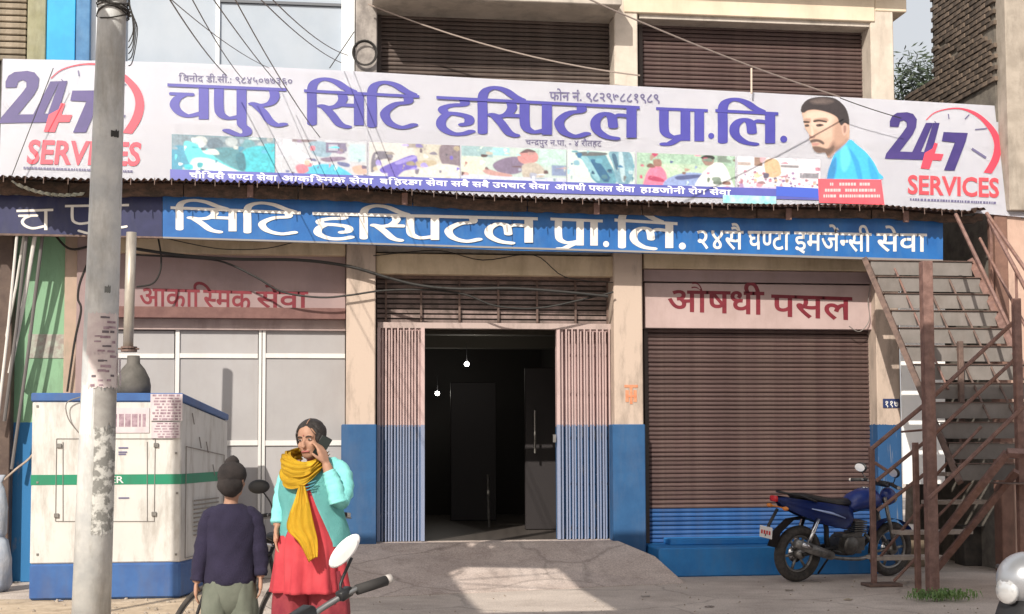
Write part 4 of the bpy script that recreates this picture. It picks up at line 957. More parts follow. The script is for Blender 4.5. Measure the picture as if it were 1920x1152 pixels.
# ------------------------------------------------------------ tree beyond the passage
leafm = mat('dark leaves', (.018, .030, .012), .6, (.032, .05, .02), 3, rand=0)
tr_ = thing('tree', 'dark leafy tree showing in the gap of sky between the two buildings', 'tree', (at(1700, 100, 9).x, 9, 0))
bm = NB(); tb_ = tr_.location; tube(bm, [tb_, tb_ + Vector((.1, 0, 3)), tb_ + Vector((-.2, .1, 6)), tb_ + Vector((.1, 0, 8.4))], [.22, .17, .11, .04], 10)
for a in range(7):
    s = tb_ + Vector((0, 0, 4.2 + a * .55)); tube(bm, catmull([s, s + Vector((math.cos(a * 2.1) * .9, math.sin(a * 2.1) * .9, .6)), s + Vector((math.cos(a * 2.1) * 1.9, math.sin(a * 2.1) * 1.7, .9))], 3), [.06, .02], 6)
obj('trunk', bm, mat('bark', (.09, .07, .05), .95, (.14, .11, .09), 8, .6), tr_)
bm = NB()
for i in range(9000):
    cl = i % 26; rr = random.Random(cl * 13)
    c = tb_ + Vector((rr.uniform(-1.9, 1.9), rr.uniform(-1.4, 1.4), rr.uniform(4.3, 8.9)))
    p = c + Vector((random.gauss(0, .26), random.gauss(0, .26), random.gauss(0, .22))); u = Vector((random.gauss(0, 1), random.gauss(0, 1), random.gauss(0, .6))).normalized(); v_ = u.orthogonal().normalized(); s = random.uniform(.05, .10)
    vs = [bm.verts.new(p + u * s), bm.verts.new(p + v_ * s * .35), bm.verts.new(p - u * s), bm.verts.new(p - v_ * s * .35)]; bm.faces.new(vs)
obj('crown', bm, leafm, tr_)

# ------------------------------------------------------------ neighbour on the left
lb = thing('green_building', 'neighbouring building on the left with green plaster wall and blue painted foot', 'building', (at(90, 900, .1).x, .2, 0))
xg0, xg1 = at(40, 700, .1).x, at(141, 700, .1).x
zg = at(90, 800, .1).z
grm = twotone('green and blue wall paint', (.21, .38, .24), (.02, .15, .36), at(60, 792, .1).z, dirt=.5)
obj('wall', bx((at(-120, 700, .1).x, .12, 0), (xg1 - .01, 3, at(90, 420, .1).z), .01), grm, lb)
obj('wall', bx((at(120, 600, .06).x, .06, at(100, 800, 0).z), (xg1 + .02, .2, zslab), .01), mat('peeling beige pilaster', (.42, .31, .25), .9, (.36, .28, .22), 4, .3, dirt=.6, dirtcol=(.18, .2, .15)), lb)
bm = NB(); obj('poster', pbox(52, 627, 133, 672, .112, .119), mat('torn faded poster', (.38, .42, .36), .8, (.30, .26, .24), 14, dirt=.6), lb)
obj('brown_shutter', bx((at(-130, 700, -.05).x, -.08, 0), (at(22, 700, -.05).x, .1, zslab), .01), mat('dark brown shutter edge', (.07, .045, .038), .7, (.11, .075, .06), 5, .2), lb)
# upper part: beige shutter slats, olive pilaster
ox0, ox1 = at(-100, 60, .2).x, at(50, 60, .2).x
us = obj('upper_shutter', bx((ox0, .24, zb - .3), (ox1, .3, zu1)), mat('shutter gap', (.04, .035, .03), .9), lb)
sl = bpy.data.meshes.new('slat'); b = NB(); box(b, (-(ox1 - ox0) / 2, -.02, -.032), ((ox1 - ox0) / 2, .02, .032)); bev(b, .01); b.to_mesh(sl); b.free(); sl.materials.append(mat('beige slat', (.22, .18, .13), .8, (.30, .25, .19), 6, .2, rand=.2, dirt=.5))
for i in range(22): inst('slat', sl, us, ((ox0 + ox1) / 2, .2, at(30, 110, .2).z + i * .078))
obj('pilaster', bx((at(51, 60, .1).x, .1, zb - .3), (at(86, 60, .1).x, .4, zu1), .01), mat('olive plaster', (.27, .26, .16), .9, (.33, .32, .22), 4, .3, dirt=.5), lb)
obj('wall', bx((at(-130, 60, .3).x, .42, zb - .3), (at(170, 60, .3).x, 3, zu1)), creamS, lb)
cy = mat('blue sheet cladding', (.01, .30, .68), .5, (.015, .36, .75), 3, .05, dirt=.2, dirtcol=(.05, .15, .3)); cyd = mat('darker blue cladding', (.03, .15, .34), .5, (.06, .20, .40), 8, dirt=.3)
cl = obj('blue_cladding', pbox(88, -60, 141, 150, 0, .3, .005), cy); tag(cl, 'bright blue sheet cladding pillar above the left end of the banner', 'cladding')
obj('darker_strip', pbox(142, -60, 168, 150, .02, .3, .004), cyd, cl, True)

# ------------------------------------------------------------ slanted poles on the left
pw = mat('white painted pipe', (.62, .60, .58), .5, dirt=.5, dirtcol=(.2, .18, .16)); pk = mat('grey pipe', (.13, .12, .12), .6)
labs = ['pale slanted pipe, leftmost of the bundle under the blue board', 'dark slanted pipe, second of the bundle left of the green wall', 'pale slanted pipe in the middle of the bundle, the thickest', 'dark slanted pipe, rightmost of the bundle by the green wall', 'pale slanted pipe right behind the thickest one']
for i, (a, b, r, m) in enumerate((((32, 440), (-6, 800), .017, pw), ((50, 440), (8, 790), .020, pk), ((66, 440), (18, 700), .024, pw), ((80, 440), (22, 880), .020, pk), ((46, 436), (10, 640), .016, pw))):
    o = obj('pipe', tb([at(*a, -.40 + i * .045), at((a[0] + b[0]) / 2 + 2, (a[1] + b[1]) / 2, -.3 + i * .04), at(*b, -.22 + i * .04)], r, 8), m); tag(o, labs[i], 'pipe', 'pipes slanting beside the green wall')
# white sacks at the left edge
sm_ = mat('pale sack cloth', (.48, .50, .55), .9, (.36, .42, .52), 5, .4, dirt=.4)
for k, (px, z0, s, lab) in enumerate(((-14, 0, .9, 'pale blue sack at the left edge, the lower one'), (-12, .55, .6, 'smaller pale sack lying on the lower one at the left edge'))):
    c = at(px, 1000, -.9); bm = NB(); loft(bm, [(c.x, c.y, z0 + .0, .16 * s, .14 * s), (c.x, c.y, z0 + .08, .22 * s, .18 * s), (c.x, c.y, z0 + .35, .23 * s, .19 * s), (c.x + .01, c.y, z0 + .55, .17 * s, .15 * s), (c.x + .02, c.y, z0 + .62, .06, .05), (c.x + .03, c.y, z0 + .70, .09, .06)], 26, lambda a, z, j: 1 + .07 * math.sin(5 * a + z * 9) + .03 * math.sin(11 * a))
    tag(obj('sack', bm, sm_, None, True, True), lab, 'sack')
# chain-like strap across the blue foot
tag(obj('strap', tb([at(8, 900, -.6), at(30, 880, -.6), at(55, 860, -.6), at(76, 832, -.6)], .012, 6, 4), mat('rusty strap', (.25, .17, .12), .7, (.4, .33, .28), 12)), 'short rusty strap slanting up beside the generator', 'strap')

# ------------------------------------------------------------ generator
gx0, gx1 = at(58, 900, -1.9).x, at(339, 900, -1.9).x; gzt = at(200, 737, -1.9).z
gen = thing('generator', 'big white diesel generator cabinet with blue base and a green stripe behind the pole', 'generator', ((gx0 + gx1) / 2, -1.6, 0))
B = atd(427, 777, 15.75); bxx, byy = B.x, B.y
def prism(z0, z1, ins=0.0, zb0=None, zb1=None):
    """plan: front edge parallel to the street, right side running back-right"""
    bm = NB(); zb0 = z0 if zb0 is None else zb0; zb1 = z1 if zb1 is None else zb1
    P = [(gx0 - ins, -1.9 - ins, 0), (gx1 + ins, -1.9 - ins, 0), (bxx + ins, byy + ins, 1), (gx0 + .2, byy + ins, 1)]
    lo = [bm.verts.new((x, y, zb0 if k else z0)) for x, y, k in P]; hi = [bm.verts.new((x, y, zb1 if k else z1)) for x, y, k in P]
    bm.faces.new(lo[::-1]); bm.faces.new(hi)
    for i in range(4): bm.faces.new((lo[i], lo[(i + 1) % 4], hi[(i + 1) % 4], hi[i]))
    bmesh.ops.recalc_face_normals(bm, faces=bm.faces[:]); return bm
gw = mat('generator white enamel', (.55, .545, .53), .5, (.61, .60, .585), 1.5, .1, dirt=.7, dirtcol=(.27, .235, .205), dscale=2.2)
gbl = mat('generator blue', (.03, .09, .27), .5, (.04, .12, .33), 4, dirt=.35, dirtcol=(.12, .11, .12))
zbase, zs0, zs1 = at(200, 1056, -1.9).z, at(200, 909, -1.9).z, at(200, 890, -1.9).z
ztb = B.z
obj('base', bev(prism(.01, zbase - .002, .004), .02), gbl, gen)
obj('cabinet', bev(prism(zbase, gzt - .09, 0, zbase, ztb - .08), .012), gw, gen)
obj('roof', bev(prism(gzt - .088, gzt, .012, ztb - .07, ztb), .01), gbl, gen)
obj('stripe', prism(zs0, zs1, .003, zs0, zs1), mat('green stripe', (.01, .22, .12), .5, dirt=.3), gen)
fp = (Vector((0, -1.905, 0)), NY)
def edge(a, b, m, r=.004): obj('panel_seam', tb([at(*a, -1.905), at(*b, -1.905)], r, 4), m, gen)
seam = mat('dark seam', (.22, .20, .19), .6)
for a, b in (((106, 823), (291, 823)), ((291, 823), (289, 978)), ((289, 978), (104, 978)), ((104, 978), (106, 823)), ((118, 829), (118, 978)), ((276, 829), (276, 978))): edge(a, b, seam)
for px, py in ((110, 836), (292, 835), (105, 967), (288, 964)): obj('hinge', pbox(px - 4, py - 4, px + 5, py + 4, -1.92, -1.9, .003), steel, gen)
pap = mat('poster paper', (.62, .56, .58), .8, (.55, .48, .52), 6, dirt=.3); pri = mat('faded poster ink', (.24, .16, .20), .8, (.40, .30, .35), 20)
def poster(x0, y0, x1, y1, Y, parent, rows):
    o = obj('poster', pbox(x0, y0, x1, y1, Y, Y + .004), pap, parent)
    for k in range(rows):
        y = y0 + (y1 - y0) * (k + .5) / rows; hh = (y1 - y0) / rows * random.uniform(.22, .38); x = x0 + random.uniform(3, 12)
        while x < x1 - 5:
            l = random.uniform(2.5, 12); e_ = min(x + l, x1 - 3); obj('print_mark', pbox(x, y - hh, e_, y + hh, Y - .001, Y), pri, o); x = e_ + random.uniform(1.5, 4)
poster(282, 739, 342, 789, -1.922, gen, 9); poster(284, 792, 338, 822, -1.922, gen, 6); poster(190, 765, 280, 812, -1.909, gen, 1)
fonttext(['POWER'], (150, 893, 906, 232, 893, 906), white, gen, (Vector((0, -1.906, 0)), NY), .01, em=(0, .7))
for (a, b, y) in ((222, 240, 840), (222, 238, 848), (222, 242, 934), (222, 236, 852)): obj('data_mark', pbox(a, y - 1.2, b, y + 1.2, -1.907, -1.905), ink, gen)
gd = lambda u, z: Vector((gx1, -1.9, 0)).lerp(Vector((bxx, byy, 0)), u) + Vector((.012, -.008, z))
for k in range(9): obj('louvre', tb([gd(.25, .62 + k * .045), gd(.78, .62 + k * .045)], .008, 4), mat('grimy louvre', (.25, .23, .21), .7), gen)
for a, b in (((.08, 1.55), (.9, 1.45)), ((.08, .4), (.9, .42)), ((.08, .4), (.08, 1.55)), ((.9, .42), (.9, 1.45))): obj('panel_seam', tb([gd(*a), gd(*b)], .005, 4), seam, gen)
for px, py in ((70, 762), (330, 850), (70, 1040), (330, 1040), (200, 1040), (70, 905), (332, 925)): obj('bolt', pbox(px - 2, py - 2, px + 2, py + 2, -1.908, -1.9), steel, gen)
# logo-like scratches on side
for k in range(5):
    p = Vector((gx1, -1.9, 0)).lerp(Vector((bxx, byy, 0)), .2 + .15 * k); zz = 1.9 - .15 * k - .1 * (k % 2)
    obj('scuff', tb([p + Vector((.01, -.012, zz)), p + Vector((.03, -.0, zz - .12))], .006, 4), seam, gen)
# exhaust: bulb-shaped muffler, flange, tall pipe
ex = at(250, 700, -1.4); bm = NB()
z0 = at(250, 738, -1.4).z; lathe(bm, [(.05, z0 - .05), (.18, z0 - .02), (.185, z0 + .08), (.17, z0 + .16), (.12, z0 + .26), (.07, z0 + .32), (.065, z0 + .40)], 24, (ex.x, ex.y, 0))
obj('muffler', bm, mat('sooty muffler', (.075, .07, .062), .7, (.12, .11, .10), 6, .3, dirt=.5), gen, True, True)
fl_ = at(240, 660, -1.4); bm = NB(); lathe(bm, [(.085, 0), (.085, .022)], 16, (fl_.x + .01, fl_.y, fl_.z)); lathe(bm, [(.085, .035), (.085, .055)], 16, (fl_.x + .01, fl_.y, fl_.z)); obj('flange', bm, rustd, gen)
pz = at(240, 436, -1.4).z
obj('exhaust_pipe', tb([Vector((fl_.x, fl_.y, fl_.z)), Vector((fl_.x + .01, fl_.y + .0, (fl_.z + pz) / 2)), Vector((fl_.x + .02, fl_.y, pz))], .054, 14), mat('galvanised pipe', (.50, .46, .40), .45, (.38, .34, .30), 7, .1, metal=.3, dirt=.4, stretch=(3, 3, .5)), gen, True, True)
obj('flange_bolt', tb([Vector((fl_.x - .1, fl_.y - .03, fl_.z + .03)), Vector((fl_.x + .12, fl_.y - .03, fl_.z + .03))], .010, 6), rustd, gen)
obj('lifting_cable', tb([at(150, 745, -1.95), at(125, 756, -1.96), at(128, 785, -1.95), at(148, 812, -1.93)], .006, 6, 5), cablel, gen)

# ------------------------------------------------------------ steel pole
PD = 10.0
pt0, pb0 = atd(213, -60, PD), atd(171, 1152, PD); dirn = (pt0 - pb0).normalized(); pg = pb0 - dirn * (pb0.z / dirn.z)
rt, rb = 25.5 * PD / F, 36 * PD / F
pole = thing('utility_pole', 'tall grey tubular steel pole with peeling white paint and paper bills', 'pole', pg)
polem = mat('weathered pole paint', (.46, .48, .50), .5, (.62, .63, .63), 4, .4, dirt=.7, dirtcol=(.22, .20, .17), bscale=14)
bm = NB(); rg = rb + (rb - rt) * (pg - pb0).length / (pt0 - pb0).length
tube(bm, [pg - dirn * .2, pg.lerp(pt0, .33), pg.lerp(pt0, .66), pt0, pt0 + dirn * 2.6], [rg, rg + (rt - rg) * .33, rg + (rt - rg) * .66, rt, rt * .86], 40)
obj('shaft', bm, polem, pole, True, True)
def radat(p): return rg + (rt - rg) * (p - pg).dot(dirn) / (pt0 - pg).length
def wrap(name, py0, py1, a0, a1, m, k=.004, rag=0.0, n=26):
    """curved sheet wrapped on the pole; angles in degrees, 0 = towards the camera, + = image right"""
    c0 = atd(213 + (171 - 213) * py0 / 1152, py0, PD); c1 = atd(213 + (171 - 213) * py1 / 1152, py1, PD)
    bm = NB(); R = []
    tocam = (CP - c0); tocam.z = 0; tocam.normalize(); rt_ = Vector((-tocam.y, tocam.x, 0)) * 1
    if rt_.dot(RM @ Vector((1, 0, 0))) < 0: rt_ = -rt_
    rows_ = 14
    for j in range(rows_ + 1):
        c = c0.lerp(c1, j / rows_); r = radat(c) + k; row = []
        for i in range(n + 1):
            a = math.radians(a0 + (a1 - a0) * i / n); dz = 0
            if rag and j in (0, rows_): dz = rag * noise.noise(Vector((i * .7, j, k * 999)))
            if rag and i in (0, n): a += .5 * rag * noise.noise(Vector((j * .9, i, 5)))
            row.append(bm.verts.new(c + tocam * (r * math.cos(a)) + rt_ * (r * math.sin(a)) + Vector((0, 0, dz))))
        R.append(row)
    for j in range(rows_):
        for i in range(n): bm.faces.new((R[j][i], R[j + 1][i], R[j + 1][i + 1], R[j][i + 1]))
    return obj(name, bm, m, pole, True, True)
pbill = mat('pasted bill paper', (.66, .60, .60), .85, (.56, .48, .50), 9, .2, dirt=.4, dirtcol=(.25, .22, .22))
pwh = mat('white lime wash remains', (.78, .78, .76), .85, (.62, .62, .60), 8, .3)
ptg = mat('grey flaked patch', (.24, .24, .23), .8, (.60, .60, .58), 13, .4, contrast=(.46, .54))
wrap('paper_bill', 590, 668, -52, 60, pbill, .003, .03); wrap('paper_bill', 664, 728, -40, 72, pbill, .006, .03)
wrap('paper_bill', 672, 700, 62, 92, pap, .02, .02, 8); wrap('paper_bill', 700, 724, 66, 100, pap, .025, .02, 8)
for k in range(30):
    y = 596 + (k % 15) * 9 + random.uniform(-1, 1); a = random.uniform(-30, 40); wd = random.uniform(10, 34)
    wrap('bill_print', y, y + random.uniform(2.5, 5), a, a + wd, pri if k % 3 else mat('dark bill ink', (.14, .12, .14), .8), .0085, 0, 6)
wrap('flaked_patch', 800, 1000, -10, 75, ptg, .002, .10); wrap('paint_patch', 722, 815, -80, -20, pwh, .002, .06); wrap('paint_patch', 728, 802, -14, 70, mat('dull cement patch', (.30, .29, .28), .9, (.38, .37, .36), 10), .0025, .04)
wrap('stain', 250, 262, 8, 40, mat('black tar mark', (.04, .04, .04), .8), .002, .03, 8); wrap('stain', 540, 552, 5, 26, mat('grey smear', (.16, .17, .17), .8), .002, .03, 8)
# wire bundle at the top of the pole
for k in range(9):
    y = -6 + k * 5 + random.uniform(-3, 3); c = atd(213, y, PD); r = rt + random.uniform(.006, .02); ph = random.uniform(0, 6)
    P = [c + Vector((r * math.cos(a + ph), r * math.sin(a + ph), .03 * math.sin(a * 1.5 + k))) for a in [i * PI / 6 for i in range(13)]]
    tag_ = obj('wire_wrap', tb(P, .0055, 5), cable, pole)
for k in range(5):
    a = atd(242, 2 + 6 * k, PD - .05); P = [a, a + Vector((.02 + .01 * k, 0, -.1)), a + Vector((.03, 0, -.22 - .03 * k)), a + Vector((.0, 0, -.3 - .02 * k))]
    obj('wire_loop', tb(P, .004, 5, 4), cable, pole)

# ------------------------------------------------------------ cables and wires
def sag(a, b, s, n=10): return [a.lerp(b, i / n) + Vector((0, 0, -s * 4 * (i / n) * (1 - i / n))) for i in range(n + 1)]
def wire(a, b, s, r, lab, m=cablel, grp='thin wires crossing above the banner'):
    return tag(obj('wire', tb(sag(a, b, s), r, 5), m), lab, 'wire', grp)
pp = lambda y: atd(236, y, PD)
wire(atd(300, -30, 9.6), at(425, 142, -.75), .05, .006, 'thin grey wire falling to the banner just right of the pole')
wire(atd(345, -30, 9.6), at(456, 150, -.75), .05, .005, 'thin wire, second from the pole, ending over the first letter')
wire(atd(380, -30, 9.6), at(530, 168, -.75), .03, .005, 'thin wire ending at the top of the third purple letter')
wire(atd(425, -30, 9.6), at(600, 258, -.78), .06, .005, 'long thin wire falling across the first purple word to the photo strip')
wire(atd(470, -20, 9.4), at(640, 118, -.3), .06, .005, 'thin wire from the top towards the grey column, the left one')
wire(atd(492, -20, 9.4), at(652, 104, -.3), .07, .005, 'thin wire from the top towards the grey column, the right one')
wire(atd(310, -10, 9.4), at(505, 128, -.7), .05, .004, 'faint wire drooping in front of the pale glazing')
wire(at(100, 128, -.7), at(22, 330, -.75), .0, .005, 'thin wire slanting over the left end of the banner', cable)
wire(at(664, 60, -.1), at(618, 128, -.3), .0, .006, 'short dark wire beside the grey column', cable)
wire(at(690, 8, -.15), at(1200, 142, -.15), .12, .010, 'pale twisted cable hanging across the left upper shutter', mat('pale cable', (.34, .28, .25), .7))
wire(atd(1085, -10, 14.0), at(1575, 182, -.72), .05, .009, 'pale cable sloping across the right upper shutter to the portrait', MATS['pale cable'])
wire(at(1575, 184, -.74), at(1690, 222, -.74), .01, .006, 'dark cable end lying over the banner beside the portrait', cable)
# coiled cable at the grey column
bm = NB(); c = at(684, 100, -.05)
for k in range(3): tube(bm, [c + Vector(((.13 + .008 * k) * math.cos(a), -.01 * k, (.14 + .006 * k) * math.sin(a))) for a in [i * PI / 12 for i in range(24)]], .009, 6, False, True)
tag(obj('cable_coil', bm, cable), 'round coil of black cable hung on the grey upper column', 'cable coil')
dk = [([(250, 466), (330, 478), (430, 486), (560, 488), (655, 500), (730, 522), (790, 536), (860, 542), (960, 541), (1060, 548), (1140, 556)], .019, 'thickest black cable sagging along the facade under the blue board', -.14),
      ([(252, 478), (360, 484), (420, 492), (480, 520), (530, 548), (600, 558), (655, 554), (720, 545), (800, 544), (870, 552), (930, 574), (1010, 578), (1100, 560), (1150, 548)], .012, 'black cable drooping below the others over the left lettering', -.10),
      ([(296, 444), (302, 480), (300, 510), (286, 532), (256, 538)], .011, 'short black cable curling down beside the pipe', -.12),
      ([(104, 442), (122, 462), (140, 468), (168, 462)], .014, 'short black cable loop left of the pole', -.05),
      ([(166, 490), (150, 530), (146, 560), (152, 582), (140, 640), (126, 735)], .013, 'black cable running down the beige pilaster left of the pole', .0),
      ([(306, 446), (380, 462), (430, 468), (500, 466), (560, 452)], .006, 'thin dark wire hanging just below the blue board', -.25),
      ([(700, 480), (820, 470), (905, 488), (1000, 478), (1060, 520), (1150, 530)], .006, 'thin wire tangle over the door beam', -.02)]
for P, r, lab, Y in dk:
    if lab.startswith('thick'): pass
    tag(obj('cable', tb([at(x, y, Y) for x, y in P], r, 7, 5), cable), lab, 'cable', 'black cables along the facade')
bm = NB(); c = at(1592, 580, .05)
tube(bm, catmull([at(1640, 500, .08), at(1628, 560, .08), at(1630, 600, .08), at(1612, 622, .08), at(1592, 612, .08)], 6), .006, 5)
tag(obj('wire', bm, cablel), 'thin grey wire looped at the right end of the pharmacy fascia', 'wire')

# ------------------------------------------------------------ iron staircase
st = thing('iron_staircase', 'rusty brown iron staircase with grey risers and open railings right of the shutter', 'staircase', (at(1740, 1110, -2.2).x, -2.0, 0))
def rod(name, a, b, r, m=rust, seg=6, sq=False):
    bm = NB(); tube(bm, [a, b], r * (1.25 if sq else 1), 4 if sq else seg); return obj(name, bm, m, st)
# upper flight, rising away from the street
tl = atd(1622, 486, 16.6); blw = atd(1800, 905, 14.25); wv = Vector((1.34, 0, 0))
rod('stringer', tl, blw, .035, rustd, sq=True); rod('stringer', tl + wv, blw + wv * .96, .04, rust, sq=True)
n = 12
for i in range(n):
    t = (i + .5) / n; a = tl.lerp(blw, t); dy = (tl.y - blw.y) / n; dz = (tl.z - blw.z) / n
    obj('riser', bx((a.x + .03, a.y + .0, a.z - dz * .42), (a.x + wv.x * .97, a.y + .006, a.z + dz * .34), .001), steelg, st)
    obj('tread', bx((a.x + .02, a.y - .02, a.z + dz * .36), (a.x + wv.x * .98, a.y + dy * .95, a.z + dz * .40), .001), rustd, st)
# railings of the upper flight
for off, k in ((wv.x, 1),):
    o3 = Vector((off, 0, 0)); up_ = Vector((0, 0, 1))
    rod('handrail', tl.lerp(blw, .2) + o3 + up_ * .95, blw + o3 + up_ * .95, .024)
    rod('middle_rail', tl.lerp(blw, .1) + o3 + up_ * .5, blw + o3 + up_ * .5, .018)
    for t in (.22, .46, .72, .98): rod('baluster', tl.lerp(blw, t) + o3, tl.lerp(blw, t) + o3 + up_ * .95, .018)
rod('strut', atd(1850, 400, 15.6), atd(1960, 560, 14.6), .022); rod('strut', atd(1792, 402, 15.9), atd(1905, 640, 14.7), .022)
for dx_, t0, t1 in ((.30, .05, .62), (.62, .05, .75), (.92, .10, 1.0)):
    o3 = Vector((dx_, .10, .0)); rod('under_brace', tl.lerp(blw, t0) + o3 + Vector((0, -.14, 0)), tl.lerp(blw, t1) + o3 + Vector((0, -.14, 0)), .013, rustd if dx_ > .5 else rust)
# main posts
pa, pc_ = atd(1725, 486, 14.3), atd(1749, 1118, 14.3); obj('main_post', bx((pc_.x - .055, pc_.y - .055, 0), (pc_.x + .055, pc_.y + .055, pa.z), .006), rust, st)
pa = atd(1716, 830, 14.6); obj('post', bx((pa.x - .028, pa.y - .028, 0), (pa.x + .028, pa.y + .028, pa.z), .006), rust, st)
pa = atd(1634, 838, 15.2); obj('post', bx((pa.x - .028, pa.y - .028, 0), (pa.x + .028, pa.y + .028, pa.z), .006), rust, st); newel = pa
pa = atd(1905, 560, 14.3); obj('post', bx((pa.x - .038, pa.y - .038, 0), (pa.x + .038, pa.y + .038, pa.z), .006), rust, st)
pa = atd(1800, 640, 15.2); obj('post', bx((pa.x - .028, pa.y - .028, atd(1800, 900, 15.2).z), (pa.x + .028, pa.y + .028, pa.z), .006), rustd, st)
# lower flight: steps rise towards the right
for i, (l, r, y, d) in enumerate(((1640, 1782, 1048, 15.3), (1688, 1832, 1000, 15.0), (1745, 1866, 943, 14.7), (1775, 1900, 890, 14.4))):
    a, b = atd(l, y, d), atd(r, y, d); bm = bx((a.x, a.y - .02, a.z - .02), (b.x, a.y + .24, a.z + .02), .003); obj('tread', bm, mat('dusty step steel', (.32, .27, .24), .7, (.42, .37, .33), 9, dirt=.5), st)
rod('stringer', atd(1755, 1068, 14.9), atd(1906, 884, 14.1), .036, sq=True); rod('stringer', atd(1754, 1018, 14.6), atd(1888, 850, 13.9), .040, sq=True)
rod('stringer', atd(1888, 850, 13.9), atd(1960, 852, 13.9), .040, sq=True)
rod('stringer', atd(1646, 1050, 15.4), atd(1755, 915, 14.8), .018)
for (a, b, d, r) in (((1634, 842), (1735, 758), 15.0, .024), ((1643, 902), (1735, 828), 15.0, .020), ((1645, 958), (1735, 888), 15.0, .020), ((1735, 758), (1905, 600), 14.6, .022), ((1735, 830), (1905, 672), 14.6, .020), ((1742, 935), (1925, 757), 14.2, .022), ((1742, 905), (1840, 800), 14.5, .016), ((1738, 990), (1820, 905), 14.6, .014), ((1640, 868), (1668, 886), 15.1, .018), ((1676, 1090), (1724, 1040), 14.9, .016)):
    rod('rail', atd(*a, d), atd(*b, d - .1), r)
obj('foot_plate', bx((newel.x - .1, newel.y - .12, .004), (newel.x + .28, newel.y + .14, .035), .004), rustd, st)
rod('cross_bar', atd(1690, 810, 15.2), atd(1738, 806, 14.9), .012)
0 and rod('landing_edge', atd(1750, 905, 14.2) , atd(1940, 905, 14.0), .03, rustd, sq=True)
zl = atd(1800, 905, 14.2).z; a = atd(1800, 905, 14.2)
obj('landing_plate', bx((a.x + .3, a.y - .5, zl - .01), (a.x + 1.6, a.y + .1, zl), .003), rustd, st)

# ------------------------------------------------------------ weeds at the post foot
wd = mat('weed leaves', (.09, .17, .05), .6, (.15, .24, .07), 6)
bm = NB(); c = atd(1765, 1134, 13.7)
for i in range(260):
    p = Vector((c.x + random.gauss(0, .16), c.y + random.gauss(0, .10), .012)); a = random.uniform(0, 2 * PI); h = random.uniform(.03, .11); l = random.uniform(.03, .08)
    d = Vector((math.cos(a), math.sin(a), 0)); s = Vector((-d.y, d.x, 0)) * .011
    v1, v2, v3, v4 = bm.verts.new(p), bm.verts.new(p + d * l * .5 + s + Vector((0, 0, h))), bm.verts.new(p + d * l + Vector((0, 0, h * .8))), bm.verts.new(p + d * l * .5 - s + Vector((0, 0, h)))
    bm.faces.new((v1, v2, v3, v4))
tag(obj('weeds', bm, wd), kind='stuff')
bm = NB()
for i in range(900):
    x, y = random.uniform(-5, -1.0), random.uniform(-9, -1.9); s = random.uniform(.006, .03)
    if random.random() < .25: x, y = random.uniform(-1, 7), random.uniform(-6, -.8); s *= .5
    M = Matrix.Translation((x, y, s * .3)) @ Euler((random.random() * 6, random.random() * 6, 0)).to_matrix().to_4x4() @ Matrix.Diagonal((s, s * .8, s * .6, 1))
    bmesh.ops.create_icosphere(bm, subdivisions=1, radius=1, matrix=M)
tag(obj('pebbles', bm, mat('pebble stone', (.26, .22, .18), .9, (.38, .33, .28), 9)), kind='stuff')

lit = [((1210, 1120), (.5, .48, .45)), ((1480, 1110), (.35, .3, .25)), ((760, 1100), (.55, .5, .5)), ((1330, 1140), (.25, .2, .18)), ((30, 1090), (.6, .58, .55)), ((110, 1125), (.4, .42, .5)), ((1590, 1128), (.5, .42, .3))]
for k, ((px, py), c_) in enumerate(lit):
    d = H * F / (py - 830); p = atd(px, py, d); bm = NB(); n_ = 6; rr_ = [[bm.verts.new((p.x + (i / n_ - .5) * .09, p.y + (j / n_ - .5) * .06, .008 + .016 * abs(noise.noise(Vector((i * .7 + k, j * .7, k)))))) for i in range(n_ + 1)] for j in range(n_ + 1)]
    for j in range(n_):
        for i in range(n_): bm.faces.new((rr_[j][i], rr_[j][i + 1], rr_[j + 1][i + 1], rr_[j + 1][i]))
    bmesh.ops.solidify(bm, geom=bm.faces[:], thickness=.002)
    nm_ = ['pale scrap before the right half of the gate', 'brownish scrap in front of the blue ledge', 'pale scrap near the left edge of the door ramp', 'dark scrap near the bottom edge below the blue ledge', 'whitish scrap on the soil at the far left', 'bluish scrap on the soil beside the pole foot', 'tan scrap left of the staircase foot'][k]
    tag(obj('litter_scrap', bm, mat('litter %d' % k, c_, .8)), 'small crumpled ' + nm_, 'litter', 'scraps of litter on the ground')

